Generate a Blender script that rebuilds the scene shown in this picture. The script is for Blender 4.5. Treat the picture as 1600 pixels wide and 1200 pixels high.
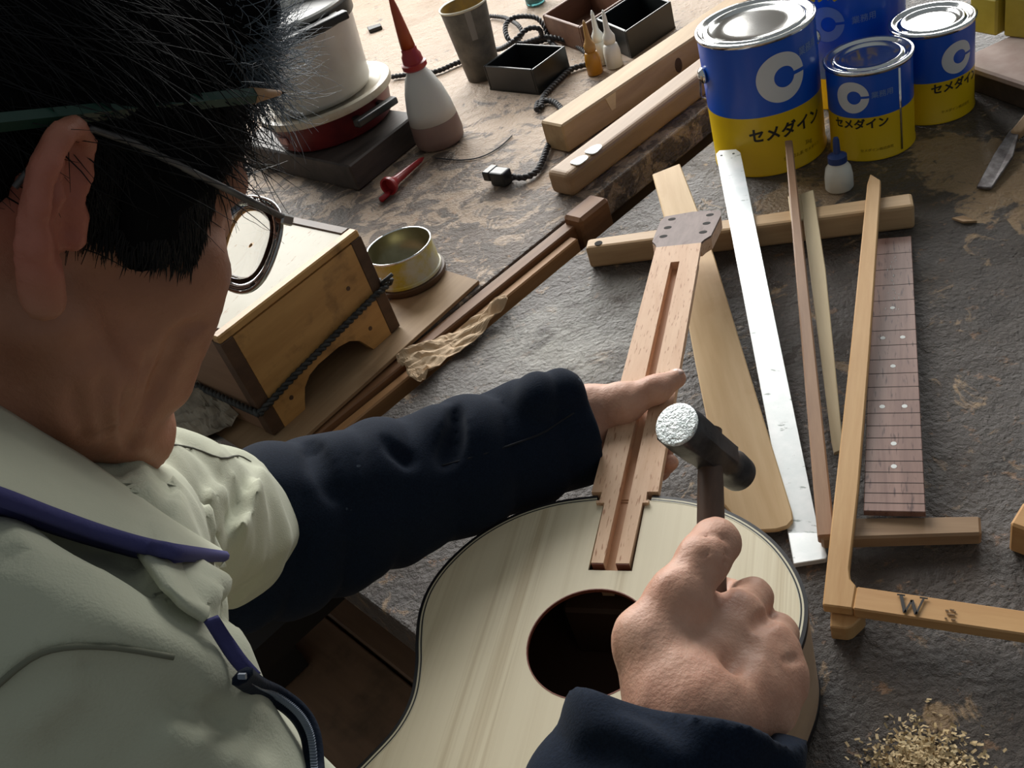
import bpy, bmesh, math, random
import numpy as np
from mathutils import Vector, Matrix, noise as mnoise

for o in list(bpy.data.objects): bpy.data.objects.remove(o)
scene = bpy.context.scene
COL = scene.collection
# ------------------------------------------------------------------ camera
# z = 0 is the top of the workbench; the camera hangs over the maker's right shoulder.
FPX, PITCH, ROLL, CAMH = 1492.45, 0.643163, -0.350811, 0.703652
_fw = Vector((0, math.cos(PITCH), -math.sin(PITCH)))
_up = Vector((0, math.sin(PITCH), math.cos(PITCH)))
_rt = Vector((1, 0, 0))
CR = math.cos(ROLL) * _rt + math.sin(ROLL) * _up
CU = -math.sin(ROLL) * _rt + math.cos(ROLL) * _up
CF = _fw
CO = Vector((0, 0, CAMH))
cd = bpy.data.cameras.new('camera'); cam = bpy.data.objects.new('camera', cd); COL.objects.link(cam)
cd.sensor_fit = 'HORIZONTAL'; cd.sensor_width = 36.0; cd.lens = FPX * 36.0 / 1600.0
cd.clip_start = 0.02; cd.clip_end = 60
m = Matrix((CR, CU, -CF)).transposed().to_4x4(); m.translation = CO; cam.matrix_world = m
scene.camera = cam
# ------------------------------------------------------------------ light
scene.view_settings.view_transform = 'Standard'
scene.view_settings.look = 'None'
scene.view_settings.gamma = 1.0
scene.view_settings.use_curve_mapping = False
scene.view_settings.exposure = 0.12
world = bpy.data.worlds.new('world'); scene.world = world; world.use_nodes = True
bg = world.node_tree.nodes['Background']
bg.inputs[0].default_value = (0.86, 0.93, 0.95, 1); bg.inputs[1].default_value = 0.19
def area(name, loc, target, sx, sy, power, color):
    l = bpy.data.lights.new(name, 'AREA'); l.shape = 'RECTANGLE'; l.size = sx; l.size_y = sy
    l.energy = power; l.color = color
    o = bpy.data.objects.new(name, l); COL.objects.link(o); o.location = loc
    d = Vector(target) - Vector(loc)
    o.rotation_euler = d.to_track_quat('-Z', 'Y').to_euler()
    return o
# daylight coming in through the wide workshop window in the far wall
WINS = [(-1.5, 1.4, 0.42, 2.75), (1.95, 3.3, 0.42, 1.95)]       # x0 x1 z0 z1 of the two openings
WALLY = 3.75
for (a, b, c, d) in WINS:
    area('window_daylight', (0.5*(a+b), WALLY+0.06, 0.5*(c+d)), (0.5*(a+b), 0, 0.5*(c+d)-0.6), b-a, d-c, 33*(b-a)*(d-c), (1.0, 0.99, 0.955))

# ------------------------------------------------------------------ helpers
def P(px, py, z=0.0):
    """point of the level plane at height z that the photograph shows at px, py"""
    d = CF * FPX + CR * (px - 800) - CU * (py - 600)
    return CO + d * ((z - CAMH) / d.z)
def Cz(px, py, depth):
    return CO + CF * depth + CR * ((px - 800) * depth / FPX) - CU * ((py - 600) * depth / FPX)

def tag(o, label=None, cat=None, group=None, kind=None):
    if label: o['label'] = label
    if cat: o['category'] = cat
    if group: o['group'] = group
    if kind: o['kind'] = kind
    return o
def thing(name, label, cat, loc=(0, 0, 0), group=None):
    o = bpy.data.objects.new(name, None); COL.objects.link(o); o.location = Vector(loc)
    o.empty_display_size = 0.02
    return tag(o, label, cat, group)
def world_off(parent):
    v = Vector((0, 0, 0))
    while parent is not None:
        v += parent.location; parent = parent.parent
    return v
def obj(name, data, mat, parent=None, smooth=False, loc=None, angle=None):
    """data: bmesh or (verts, faces) in world coordinates -> one mesh object"""
    me = bpy.data.meshes.new(name)
    if isinstance(data, bmesh.types.BMesh):
        bmesh.ops.recalc_face_normals(data, faces=data.faces[:])
        data.to_mesh(me); data.free()
    else:
        v, f = data
        me.from_pydata([tuple(x) for x in v], [], [tuple(x) for x in f]); me.update()
    o = bpy.data.objects.new(name, me); COL.objects.link(o)
    off = world_off(parent) if parent else (Vector(loc) if loc is not None else Vector((0, 0, 0)))
    me.transform(Matrix.Translation(-off))
    if parent: o.parent = parent
    elif loc is not None: o.location = off
    mats = mat if isinstance(mat, (list, tuple)) else [mat]
    for mm in mats: me.materials.append(mm)
    if smooth:
        me.polygons.foreach_set('use_smooth', [True] * len(me.polygons))
        if angle: me.set_sharp_from_angle(angle=math.radians(angle))
    return o
def nb(): return bmesh.new()
def prism(bm, top, th, bev=0.0, seg=1):
    """top: list of 3-D points of the upper face; th: thickness downward (number) or list of bottom points"""
    top = [Vector(t) for t in top]
    bot = [t - Vector((0, 0, th)) for t in top] if not isinstance(th, (list, tuple)) else [Vector(t) for t in th]
    n = len(top)
    vt = [bm.verts.new(t) for t in top]; vb = [bm.verts.new(t) for t in bot]
    fs = [bm.faces.new(vt), bm.faces.new(vb[::-1])]
    for i in range(n):
        j = (i + 1) % n
        fs.append(bm.faces.new((vt[j], vt[i], vb[i], vb[j])))
    bmesh.ops.recalc_face_normals(bm, faces=fs)
    if bev > 0:
        es = list({e for f in fs for e in f.edges})
        bmesh.ops.bevel(bm, geom=es, offset=bev, segments=seg, affect='EDGES', profile=0.5)
    return bm
def boxw(bm, c, ax, ay, az, bev=0.0, seg=1):
    """box round centre c with half-axis vectors"""
    c, ax, ay, az = Vector(c), Vector(ax), Vector(ay), Vector(az)
    top = [c + az - ax - ay, c + az + ax - ay, c + az + ax + ay, c + az - ax + ay]
    return prism(bm, top, [t - 2 * az for t in top], bev, seg)
def frame_for(d):
    d = d.normalized(); a = Vector((0, 0, 1)) if abs(d.z) < 0.9 else Vector((1, 0, 0))
    u = d.cross(a).normalized(); return u, d.cross(u).normalized()
def tube(bm, pts, rad, seg=8, cap=True, closed=False, flat=1.0):
    pts = [Vector(p) for p in pts]; n = len(pts)
    rads = rad if isinstance(rad, (list, tuple)) else [rad] * n
    rings = []; u = None
    for i in range(n):
        if closed: d = pts[(i + 1) % n] - pts[i - 1]
        else: d = pts[min(i + 1, n - 1)] - pts[max(i - 1, 0)]
        d.normalize()
        if u is None: u, v = frame_for(d)
        else:
            u = (u - d * u.dot(d)).normalized(); v = d.cross(u)
        rings.append([bm.verts.new(pts[i] + (u * math.cos(2*math.pi*k/seg) + v * flat * math.sin(2*math.pi*k/seg)) * rads[i]) for k in range(seg)])
    m_ = n if closed else n - 1
    for i in range(m_):
        a, b = rings[i], rings[(i + 1) % n]
        for k in range(seg):
            bm.faces.new((a[k], a[(k + 1) % seg], b[(k + 1) % seg], b[k]))
    if cap and not closed:
        bm.faces.new(rings[0][::-1]); bm.faces.new(rings[-1])
    return bm
def catmull(pts, sub=8, closed=False):
    pts = [Vector(p) for p in pts]; n = len(pts); out = []
    rng = n if closed else n - 1
    for i in range(rng):
        if closed: p0, p1, p2, p3 = pts[i-1], pts[i], pts[(i+1) % n], pts[(i+2) % n]
        else: p0, p1, p2, p3 = pts[max(i-1, 0)], pts[i], pts[i+1], pts[min(i+2, n-1)]
        for k in range(sub):
            t = k / sub
            out.append(0.5 * ((2*p1) + (p2-p0)*t + (2*p0-5*p1+4*p2-p3)*t*t + (3*p1-p0-3*p2+p3)*t*t*t))
    if not closed: out.append(pts[-1])
    return out
def cord(bm, pts, r=0.0032, pitch=0.016, sub=10, seg=6):
    """a twisted pair following pts"""
    path = catmull(pts, sub); L = [0.0]
    for a, b in zip(path, path[1:]): L.append(L[-1] + (b - a).length)
    n = max(int(L[-1] / (pitch / 6)), 4); res = []; j = 0
    for i in range(n + 1):
        s = L[-1] * i / n
        while j < len(L) - 2 and L[j+1] < s: j += 1
        t = (s - L[j]) / max(L[j+1] - L[j], 1e-9); res.append((path[j].lerp(path[j+1], t), s))
    for ph in (0, math.pi):
        q = []; u = None
        for i, (pnt, s) in enumerate(res):
            d = (res[min(i+1, n)][0] - res[max(i-1, 0)][0]).normalized()
            if u is None: u, v = frame_for(d)
            else: u = (u - d*u.dot(d)).normalized(); v = d.cross(u)
            a = 2*math.pi*s/pitch + ph
            q.append(pnt + (u*math.cos(a) + v*math.sin(a)) * r * 0.8)
        tube(bm, q, r, seg)
    return bm
def lathe(bm, prof, c, seg=40, axis=(0, 0, 1), sx=1.0, rot=0.0, cap0=True, cap1=True, squash=None):
    """prof: list of (radius, height) revolved about axis through c"""
    c = Vector(c); ax = Vector(axis).normalized()
    if ax.z > 0.999: u, v = Vector((1, 0, 0)), Vector((0, 1, 0))
    else: u, v = frame_for(ax)
    rings = []
    for r, h in prof:
        rings.append([bm.verts.new(c + ax*h + (u*math.cos(2*math.pi*k/seg+rot) + v*sx*math.sin(2*math.pi*k/seg+rot))*r) for k in range(seg)])
    fs = []
    for a, b in zip(rings, rings[1:]):
        for k in range(seg): fs.append(bm.faces.new((a[k], a[(k+1) % seg], b[(k+1) % seg], b[k])))
    if cap0 and prof[0][0] > 1e-6: fs.append(bm.faces.new(rings[0][::-1]))
    if cap1 and prof[-1][0] > 1e-6: fs.append(bm.faces.new(rings[-1]))
    return fs
def text_mesh(s, size, bold=0.0):
    cu = bpy.data.curves.new('txt', 'FONT'); cu.body = s; cu.size = size; cu.align_x = 'CENTER'; cu.align_y = 'CENTER'
    cu.resolution_u = 3; cu.fill_mode = 'FRONT'; cu.offset = bold*size
    t = bpy.data.objects.new('txt', cu); COL.objects.link(t)
    bpy.context.view_layer.update()
    me = bpy.data.meshes.new_from_object(t.evaluated_get(bpy.context.evaluated_depsgraph_get()))
    v = [tuple(x.co) for x in me.vertices]; f = [tuple(p.vertices) for p in me.polygons]
    bpy.data.objects.remove(t); bpy.data.curves.remove(cu); bpy.data.meshes.remove(me)
    return v, f

# ------------------------------------------------------------------ materials
def mat(name, color=(.5, .5, .5), rough=.5, metal=0.0, spec=.5, **kw):
    mt = bpy.data.materials.new(name); mt.use_nodes = True
    b = mt.node_tree.nodes['Principled BSDF']
    b.inputs['Base Color'].default_value = (*color, 1); b.inputs['Roughness'].default_value = rough
    b.inputs['Metallic'].default_value = metal; b.inputs['Specular IOR Level'].default_value = spec
    for k, v in kw.items(): b.inputs[k.replace('_', ' ')].default_value = v
    return mt
class N:
    """tiny node-graph builder"""
    def __init__(s, mt): s.t = mt.node_tree; s.b = s.t.nodes['Principled BSDF']
    def new(s, typ, **kw):
        n = s.t.nodes.new(typ)
        for k, v in kw.items(): setattr(n, k, v)
        return n
    def link(s, a, b): s.t.links.new(a, b)
    def coords(s, scale=(1, 1, 1), rotz=0.0, kind='Object', rot=None):
        c = s.new('ShaderNodeTexCoord'); mp = s.new('ShaderNodeMapping'); mp.vector_type = 'TEXTURE' if False else 'POINT'
        # rotate first, then scale: two mappings
        m0 = s.new('ShaderNodeMapping'); m0.inputs['Rotation'].default_value = rot if rot else (0, 0, -rotz)
        s.link(c.outputs[kind], m0.inputs[0]); mp.inputs['Scale'].default_value = scale
        s.link(m0.outputs[0], mp.inputs[0]); return mp.outputs[0]
    def noise(s, vec, scale, detail=4, rough=.55, dist=0.0):
        n = s.new('ShaderNodeTexNoise'); s.link(vec, n.inputs['Vector'])
        n.inputs['Scale'].default_value = scale; n.inputs['Detail'].default_value = detail
        n.inputs['Roughness'].default_value = rough; n.inputs['Distortion'].default_value = dist
        return n.outputs['Fac']
    def vor(s, vec, scale, feature='F1', out='Distance'):
        n = s.new('ShaderNodeTexVoronoi'); n.feature = feature; s.link(vec, n.inputs['Vector']); n.inputs['Scale'].default_value = scale
        return n.outputs[out]
    def ramp(s, fac, stops, interp='LINEAR'):
        n = s.new('ShaderNodeValToRGB'); s.link(fac, n.inputs[0]); cr = n.color_ramp; cr.interpolation = interp
        while len(cr.elements) > 1: cr.elements.remove(cr.elements[0])
        for i, (p_, c) in enumerate(stops):
            e = cr.elements[0] if i == 0 else cr.elements.new(p_)
            e.position = p_; e.color = (*c, 1) if len(c) == 3 else c
        return n.outputs[0]
    def mix(s, fac, a, b, mode='MIX'):
        n = s.new('ShaderNodeMix'); n.data_type = 'RGBA'; n.blend_type = mode
        if isinstance(fac, (int, float)): n.inputs[0].default_value = fac
        else: s.link(fac, n.inputs[0])
        for i, x in ((6, a), (7, b)):
            if isinstance(x, (tuple, list)): n.inputs[i].default_value = (*x, 1) if len(x) == 3 else x
            else: s.link(x, n.inputs[i])
        return n.outputs[2]
    def math(s, op, a, b=0.0, clamp=False):
        n = s.new('ShaderNodeMath'); n.operation = op; n.use_clamp = clamp
        for i, x in ((0, a), (1, b)):
            if isinstance(x, (int, float)): n.inputs[i].default_value = x
            else: s.link(x, n.inputs[i])
        return n.outputs[0]
    def bump(s, h, strength=.3, dist=.002):
        n = s.new('ShaderNodeBump'); s.link(h, n.inputs['Height']); n.inputs['Strength'].default_value = strength; n.inputs['Distance'].default_value = dist
        s.link(n.outputs[0], s.b.inputs['Normal']); return n
    def color(s, c): s.link(c, s.b.inputs['Base Color'])
    def rough(s, c): s.link(c, s.b.inputs['Roughness'])
def wood(name, c1, c2, ang=0.0, scale=60, stretch=12, rough=.55, bump=.15, spec=.35, blotch=None, specks=None):
    """wood with grain along the direction ang (radians in the xy-plane)"""
    mt = mat(name, c1, rough, 0, spec); n = N(mt)
    v = n.coords((1.0/stretch, 1, 1), ang)
    g = n.noise(v, scale, 6, .6, .4)
    g2 = n.noise(v, scale*4.5, 3, .6)
    f = n.math('ADD', n.math('MULTIPLY', g, .75), n.math('MULTIPLY', g2, .25))
    col = n.ramp(f, [(.32, c1), (.68, c2)])
    if blotch:
        v2 = n.coords((1, 1, 1)); b_ = n.noise(v2, blotch[1], 5, .6)
        col = n.mix(n.ramp(b_, [(blotch[2], (0, 0, 0)), (min(blotch[2]+.18, 1), (1, 1, 1))]), col, blotch[0])
    if specks:
        vv = n.coords((1.0/7, 1, 1), ang); sp = n.noise(vv, specks[1], 2, .5)
        col = n.mix(n.ramp(sp, [(.60, (0, 0, 0)), (.70, (1, 1, 1))]), col, specks[0])
    n.color(col); n.bump(f, bump, .001)
    return mt
def spotty(name, c1, c2, scale=30, rough=.6, bump=.2, lo=.4, hi=.62, spec=.4, metal=0.0, dist=.001):
    mt = mat(name, c1, rough, metal, spec); n = N(mt)
    v = n.coords(); f = n.noise(v, scale, 5, .62)
    n.color(n.ramp(f, [(lo, c1), (hi, c2)])); n.bump(n.noise(v, scale*3, 4, .6), bump, dist)
    return mt
# directions of the bench
D = Vector((0.839, 0.544, 0)); E = Vector((0.544, -0.839, 0)); C0 = Vector((-0.332, 0.866, 0))
DA = math.atan2(D.y, D.x)
def Bn(s, t, z=0.0): return C0 + D*s + E*t + Vector((0, 0, z))
# ================================================================== setting
FLOORZ = -0.42
def bench_mat(name, dark, mid, tan, orange, tanpts, rough=(.22, .52), bumpk=.9, tanlo=.60, stain_sheen=(), coat=.8):
    mt = mat(name, dark, .4, 0, .6); n = N(mt); v = n.coords()
    big = n.noise(v, 5.5, 6, .62, .6); fine = n.noise(v, 38, 6, .68, .5); tiny = n.noise(v, 150, 4, .65)
    col = n.ramp(big, [(.30, dark), (.55, mid), (.75, dark)])
    col = n.mix(n.math('MULTIPLY', n.ramp(fine, [(.35, (0, 0, 0)), (.7, (1, 1, 1))]), .55), col, mid)
    # worn-through patches showing bare wood
    geo = n.new('ShaderNodeNewGeometry'); mask = None
    for (q, r) in tanpts:
        d = n.new('ShaderNodeVectorMath'); d.operation = 'DISTANCE'; n.link(geo.outputs['Position'], d.inputs[0]); d.inputs[1].default_value = tuple(q)
        k = n.math('SUBTRACT', 1.0, n.math('DIVIDE', d.outputs['Value'], r), True)
        mask = k if mask is None else n.math('MAXIMUM', mask, k)
    pat = n.noise(v, 22, 6, .66, .8)
    if mask is not None: pat = n.math('ADD', pat, n.math('MULTIPLY', mask, .34))
    col = n.mix(n.ramp(pat, [(tanlo, (0, 0, 0)), (tanlo+.07, (1, 1, 1))]), col, tan)
    sp = n.noise(v, 48, 5, .7, .3)
    col = n.mix(n.ramp(sp, [(.60, (0, 0, 0)), (.66, (.8, .8, .8))]), col, orange)
    for (q, r, c_) in stain_sheen:
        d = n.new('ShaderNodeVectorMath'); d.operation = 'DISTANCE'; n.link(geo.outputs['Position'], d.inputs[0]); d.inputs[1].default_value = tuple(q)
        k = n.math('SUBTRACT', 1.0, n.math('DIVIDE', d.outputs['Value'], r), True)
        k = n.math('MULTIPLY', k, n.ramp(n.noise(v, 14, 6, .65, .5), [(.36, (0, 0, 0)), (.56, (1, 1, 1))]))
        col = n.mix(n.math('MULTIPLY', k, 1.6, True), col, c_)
    n.color(col); mt.node_tree.nodes['Principled BSDF'].inputs['Coat Weight'].default_value = coat; mt.node_tree.nodes['Principled BSDF'].inputs['Coat Roughness'].default_value = .30
    grit = n.vor(v, 170, 'F1'); lump = n.vor(v, 42, 'SMOOTH_F1')
    h = n.math('ADD', n.math('MULTIPLY', n.noise(v, 46, 7, .72), 1.3), n.math('MULTIPLY', tiny, .5))
    h = n.math('SUBTRACT', h, n.math('ADD', n.math('MULTIPLY', grit, .22), n.math('MULTIPLY', lump, .45)))
    bn_ = n.bump(h, bumpk, .012); n.link(bn_.outputs[0], n.b.inputs['Coat Normal'])
    n.rough(n.ramp(n.noise(v, 9, 5, .6), [(.35, (rough[0],)*3), (.65, (rough[1],)*3)]))
    return mt
M_bench = bench_mat('bench_top_crusted', (.020, .015, .013), (.072, .053, .041), (.40, .26, .135), (.30, .16, .075),  # tanned face, darkened further to stand in for its backlit shade
                    [(P(1530, 262), .13), (P(1590, 300), .10), (P(1480, 235), .08), (P(1250, 310), .09), (P(1470, 1120), .02)], stain_sheen=[(P(880, 540), .13, (.46, .44, .39)), (P(760, 640), .12, (.22, .20, .18)), (P(960, 480), .10, (.20, .19, .17))])  # grey stains; the palest one also paints in window sheen on the bench
M_bench2 = bench_mat('far_bench_top', (.055, .038, .028), (.15, .105, .075), (.44, .315, .215), (.40, .24, .13),
                     [((0.45, 2.5, 0), 1.3), ((0.1, 2.1, 0), .5)], rough=(.28, .58), bumpk=.7, tanlo=.53, coat=.3)
M_benchside = wood('bench_side_wood', (.07, .045, .03), (.13, .085, .05), DA, 30)
M_floor = wood('floor_board_dark', (.20, .115, .068), (.34, .20, .12), 0.0, 18, 10, rough=.5, blotch=((.10, .07, .045), 6, .55))
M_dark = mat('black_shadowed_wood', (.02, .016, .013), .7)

# floor boards
fa, fb = P(483, 940, FLOORZ), P(648, 1072, FLOORZ)
fd = (fb - fa).normalized(); fn = Vector((-fd.y, fd.x, 0))
bm = nb(); boxw(bm, (fa.x, fa.y, FLOORZ - .06), fd*3.4, fn*3.4, (0, 0, .03))
floor = obj('floor', bm, M_dark); tag(floor, kind='structure')
plank_me = None
fang = math.atan2(fd.y, fd.x)
for i in range(-8, 10):
    bm = nb(); boxw(bm, (0, 0, -.015), (3.2, 0, 0), (0, .1475, 0), (0, 0, .015), .003)
    if plank_me is None:
        pl = obj('plank', bm, M_floor); plank_me = pl.data
    else:
        bm.free(); pl = bpy.data.objects.new('plank', plank_me); COL.objects.link(pl)
    pl.parent = floor
    c = fa + fn * (0.15 + 0.30*i) + fd * 0.4
    pl.location = (c.x, c.y, FLOORZ); pl.rotation_euler = (0, 0, fang)

# far wall with the wide window that lights the room
M_wall = spotty('plaster_wall', (.42, .40, .36), (.50, .48, .43), 8, .85, .1)
M_frame = wood('window_frame_wood', (.16, .11, .07), (.24, .17, .11), 0, 30)
M_glass = mat('window_glass', (1, 1, 1), .0, 0, .5, Transmission_Weight=1.0, IOR=1.02)
bm = nb(); (ax0, ax1, az0, az1), (bx0, bx1, bz0, bz1) = WINS
for (a, b, c, d) in ((-3.2, ax0, FLOORZ, 3.1), (ax0, ax1, FLOORZ, az0), (ax0, ax1, az1, 3.1), (ax1, bx0, FLOORZ, 3.1), (bx0, bx1, FLOORZ, bz0), (bx0, bx1, bz1, 3.1), (bx1, 4.2, FLOORZ, 3.1)):
    boxw(bm, ((a+b)/2, WALLY+.06, (c+d)/2), ((b-a)/2, 0, 0), (0, .06, 0), (0, 0, (d-c)/2))
w = obj('wall_far', bm, M_wall); tag(w, kind='structure')
for wi, (x0, x1, z0, z1) in enumerate(WINS):
    win = bpy.data.objects.new('window_%d' % (wi+1), None); COL.objects.link(win); win.location = ((x0+x1)/2, WALLY, z0); win['kind'] = 'structure'
    bm = nb()
    for zz in (z0+.02, z1-.02): boxw(bm, ((x0+x1)/2, WALLY, zz), ((x1-x0)/2, 0, 0), (0, .03, 0), (0, 0, .02))
    nk_ = 3 if wi == 0 else 2
    for k in range(nk_+1):
        xx = x0+.02 + (x1-x0-.04)*k/nk_
        boxw(bm, (xx, WALLY, (z0+z1)/2), (.02, 0, 0), (0, .03, 0), (0, 0, (z1-z0)/2-.04))
    obj('window_frame', bm, M_frame, win)

# ------------------------------------------------------------------ benches
wb = thing('workbench', 'heavy wooden workbench with a dark glue-crusted top under the tools', 'workbench', Bn(.6, .55, FLOORZ))
bm = nb(); prism(bm, [Bn(0, 0), Bn(1.75, 0), Bn(1.75, 1.35), Bn(0, 1.35)], .055, .004, 2)
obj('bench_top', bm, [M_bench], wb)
bm = nb(); prism(bm, [Bn(.05, .05, -.056), Bn(1.7, .05, -.056), Bn(1.7, .09, -.056), Bn(.05, .09, -.056)], .09); obj('apron', bm, M_benchside, wb)
for s, t in ((.055, .14), (1.62, .14), (.055, 1.2), (1.62, 1.2)):
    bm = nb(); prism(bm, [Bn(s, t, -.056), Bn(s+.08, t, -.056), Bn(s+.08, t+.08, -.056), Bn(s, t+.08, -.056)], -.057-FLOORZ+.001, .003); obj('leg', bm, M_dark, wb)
GAP = 0.082
fbn = thing('workbench', 'second worn brown bench beyond the gap, carrying the pot and the wooden box', 'workbench', Bn(.8, -.9, FLOORZ))
bm = nb(); prism(bm, [Bn(-.15, -GAP), Bn(-.15, -2.02), Bn(1.62, -2.02), Bn(1.62, -GAP)], .05, .003, 2); obj('bench_top', bm, M_bench2, fbn)
bm = nb(); prism(bm, [Bn(-.1, -GAP-.02, -.051), Bn(1.58, -GAP-.02, -.051), Bn(1.58, -GAP-.06, -.051), Bn(-.1, -GAP-.06, -.051)], .10); obj('apron', bm, M_benchside, fbn)
for s, t in ((-.1, -.25), (1.5, -.25), (-.1, -1.95), (1.5, -1.95)):
    bm = nb(); prism(bm, [Bn(s, t, -.051), Bn(s+.08, t, -.051), Bn(s+.08, t+.08, -.051), Bn(s, t+.08, -.051)], -.052-FLOORZ+.001, .003); obj('leg', bm, M_dark, fbn)

# wooden rails lying in the gap between the benches
W_rail = wood('rail_wood_brown', (.14, .06, .026), (.27, .135, .06), DA, 40)
W_rail2 = wood('rail_wood_orange', (.32, .155, .06), (.50, .27, .115), DA, 40)
rl = thing('vise_rail', 'reddish brown wooden rail with a stop block lying in the gap between benches', 'rail', Bn(.3, -.06, -.05))
def bar_bn(bm, s0, s1, t0, t1, z0, z1, bev=.002): return prism(bm, [Bn(s0, t0, z1), Bn(s1, t0, z1), Bn(s1, t1, z1), Bn(s0, t1, z1)], z1-z0, bev)
sA = (P(905, 350, 0)-C0).dot(D); sB = (P(955, 310, .01)-C0).dot(D)
bm = nb(); bar_bn(bm, -.05, sA+.005, -.079, -.056, -.05, -.002); obj('back_strip', bm, W_rail, rl)
bm = nb(); bar_bn(bm, -.02, sA-.02, -.054, -.038, -.05, -.010); obj('front_strip', bm, W_rail2, rl)
bm = nb(); bar_bn(bm, sA-.005, sB, -.0785, -.040, -.05, .012, .005); obj('stop_block', bm, W_rail, rl)
bm = nb(); bar_bn(bm, -.1, 1.58, -GAP-.0195, -.004, -.20, -.16, 0); o = obj('gap_shade_board', bm, M_dark, fbn)  # added black board below the gap, keeping it dark

# raised ledge at the back right of the bench
M_ledge = spotty('ledge_pinkish_paint', (.50, .36, .31), (.62, .50, .44), 14, .6, .2)
M_ledgef = wood('ledge_front_shade', (.05, .035, .028), (.10, .07, .05), 0, 30)  # shade of the ledge front put into its wood colour
la, lb = P(1512, 140), P(1602, 172); ld = (lb-la).normalized(); ln = Vector((-ld.y, ld.x, 0))
if ln.dot(Vector((1, 1, 0))) < 0: ln = -ln
lg = thing('ledge', 'raised ledge, front darkened as shade, worn pinkish top, behind the cans at right', 'ledge', la + ld*.1 + ln*.1)
a, b = la - ld*.02, la + ld*.5
LZ = .042
bm = nb(); prism(bm, [v + Vector((0, 0, LZ-.012)) for v in (a, b, b+ln*.3, a+ln*.3)], LZ-.012, .002); obj('body', bm, M_ledgef, lg)
bm = nb(); prism(bm, [v + Vector((0, 0, LZ)) for v in (a-ln*.006, b-ln*.006, b+ln*.3, a+ln*.3)], .0118, .003); obj('top_board', bm, M_ledge, lg)
# ================================================================== things on the bench
def V3(x, y, z=0.0): return Vector((x, y, z))
def slabpx(name, pts, th, mt, parent=None, bev=.0012, loc=None, seg=1):
    """pts: (px, py, z) of the upper face"""
    bm = nb(); prism(bm, [P(*q) for q in pts], th, bev, seg)
    return obj(name, bm, mt, parent, loc=loc)
def ang_px(a, b):
    d = P(*b) - P(*a); return math.atan2(d.y, d.x)

def rest(near, bar, zn, zb):
    """heights along a tool that lies with its near end low and rests on the bar further up: returns f(px, py) -> (px, py, z)"""
    a, b = P(*near, zn), P(*bar, zb); ax = Vector((b.x-a.x, b.y-a.y, 0)); L2 = ax.length_squared
    def f_(px, py):
        z = zn
        for _ in range(6):
            q = P(px, py, z); t = ((q.x-a.x)*ax.x + (q.y-a.y)*ax.y)/L2; z = zn + (zb-zn)*t
        return (px, py, z)
    return f_
# --- cross bar with hole
ba = ang_px((912, 380, .034), (1424, 310, .034))
W_bar = wood('bar_wood_tan', (.42, .26, .13), (.62, .43, .24), ba, 34, rough=.5)
W_bar_hole = mat('hole_black', (.008, .006, .005), .9)
cb = thing('wooden_bar', 'square tan wooden bar with a drilled hole lying across under the rulers', 'bar', (P(1170, 350)))
A0, A1 = P(914, 388, .034), P(1429, 321, .034); dd = (A1-A0).normalized(); nn = Vector((-dd.y, dd.x, 0))
bm = nb(); prism(bm, [A0, A1, A1+nn*.032, A0+nn*.024], .0335, .004, 2); obj('bar', bm, W_bar, cb)
hc = P(935, 380, .0342)
bm = nb(); lathe(bm, [(.0055, -.0006), (.0055, .0004)], hc, 20); obj('peg_hole', bm, W_bar_hole, cb)

# --- pale tapered board under the neck
pa = ang_px((1200, 815, .004), (1045, 262, .04))
W_pale = wood('board_wood_pale', (.56, .36, .17), (.76, .55, .31), pa, 22, 14, rough=.5, blotch=((.52, .31, .14), 7, .56), spec=.3)
rf_ = rest((1200, 820), (1075, 365), .0085, .0400)
slabpx('tapered_board', [rf_(*q) for q in ((1019, 272), (1062, 255), (1087, 320), (1116, 400), (1152, 520), (1238, 800), (1239, 812), (1230, 822), (1214, 827), (1165, 830), (1131, 788), (1085, 560), (1062, 430))],
       .005, W_pale, loc=P(1150, 600))
tag(bpy.data.objects['tapered_board'], 'thin pale honey wooden board, narrow at top, lying under the guitar neck', 'board')

# --- steel square
M_steel = spotty('brushed_steel', (.95, .97, .97), (.86, .90, .90), 40, .38, .10, spec=.7, metal=.45)
M_stain = mat('dark_scribe_mark', (.05, .06, .05), .6)
n = N(M_steel); sc_ = n.b.inputs['Base Color'].links[0].from_socket; vst = n.coords((1, .35, 1), 1.1)
n.color(n.mix(n.ramp(n.noise(vst, 130, 4, .6), [(.64, (0, 0, 0)), (.70, (.8, .8, .8))]), sc_, (.28, .32, .30)))
sq = thing('steel_square', 'long white-bright steel try square with short foot leaning across the bar', 'square', P(1240, 850))
rf_ = rest((1257, 838), (1168, 350), .0028, .0370)
slabpx('blade', [rf_(*q) for q in ((1119, 240), (1124, 235), (1150, 233), (1157, 238), (1281, 838), (1232, 838))], .002, M_steel, sq, .0004)
slabpx('foot', [(1231, 832, .0062), (1283, 832, .0062), (1293, 868, .0062), (1290, 873, .0062), (1240, 881, .0062)], .0058, M_steel, sq, .0006)
for (x, y) in ((1127, 243), (1146, 240)):
    bm = nb(); lathe(bm, [(.0018, -.0001), (.0018, .0003)], P(*rf_(x, y)), 12); obj('rivet', bm, M_stain, sq)

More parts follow.
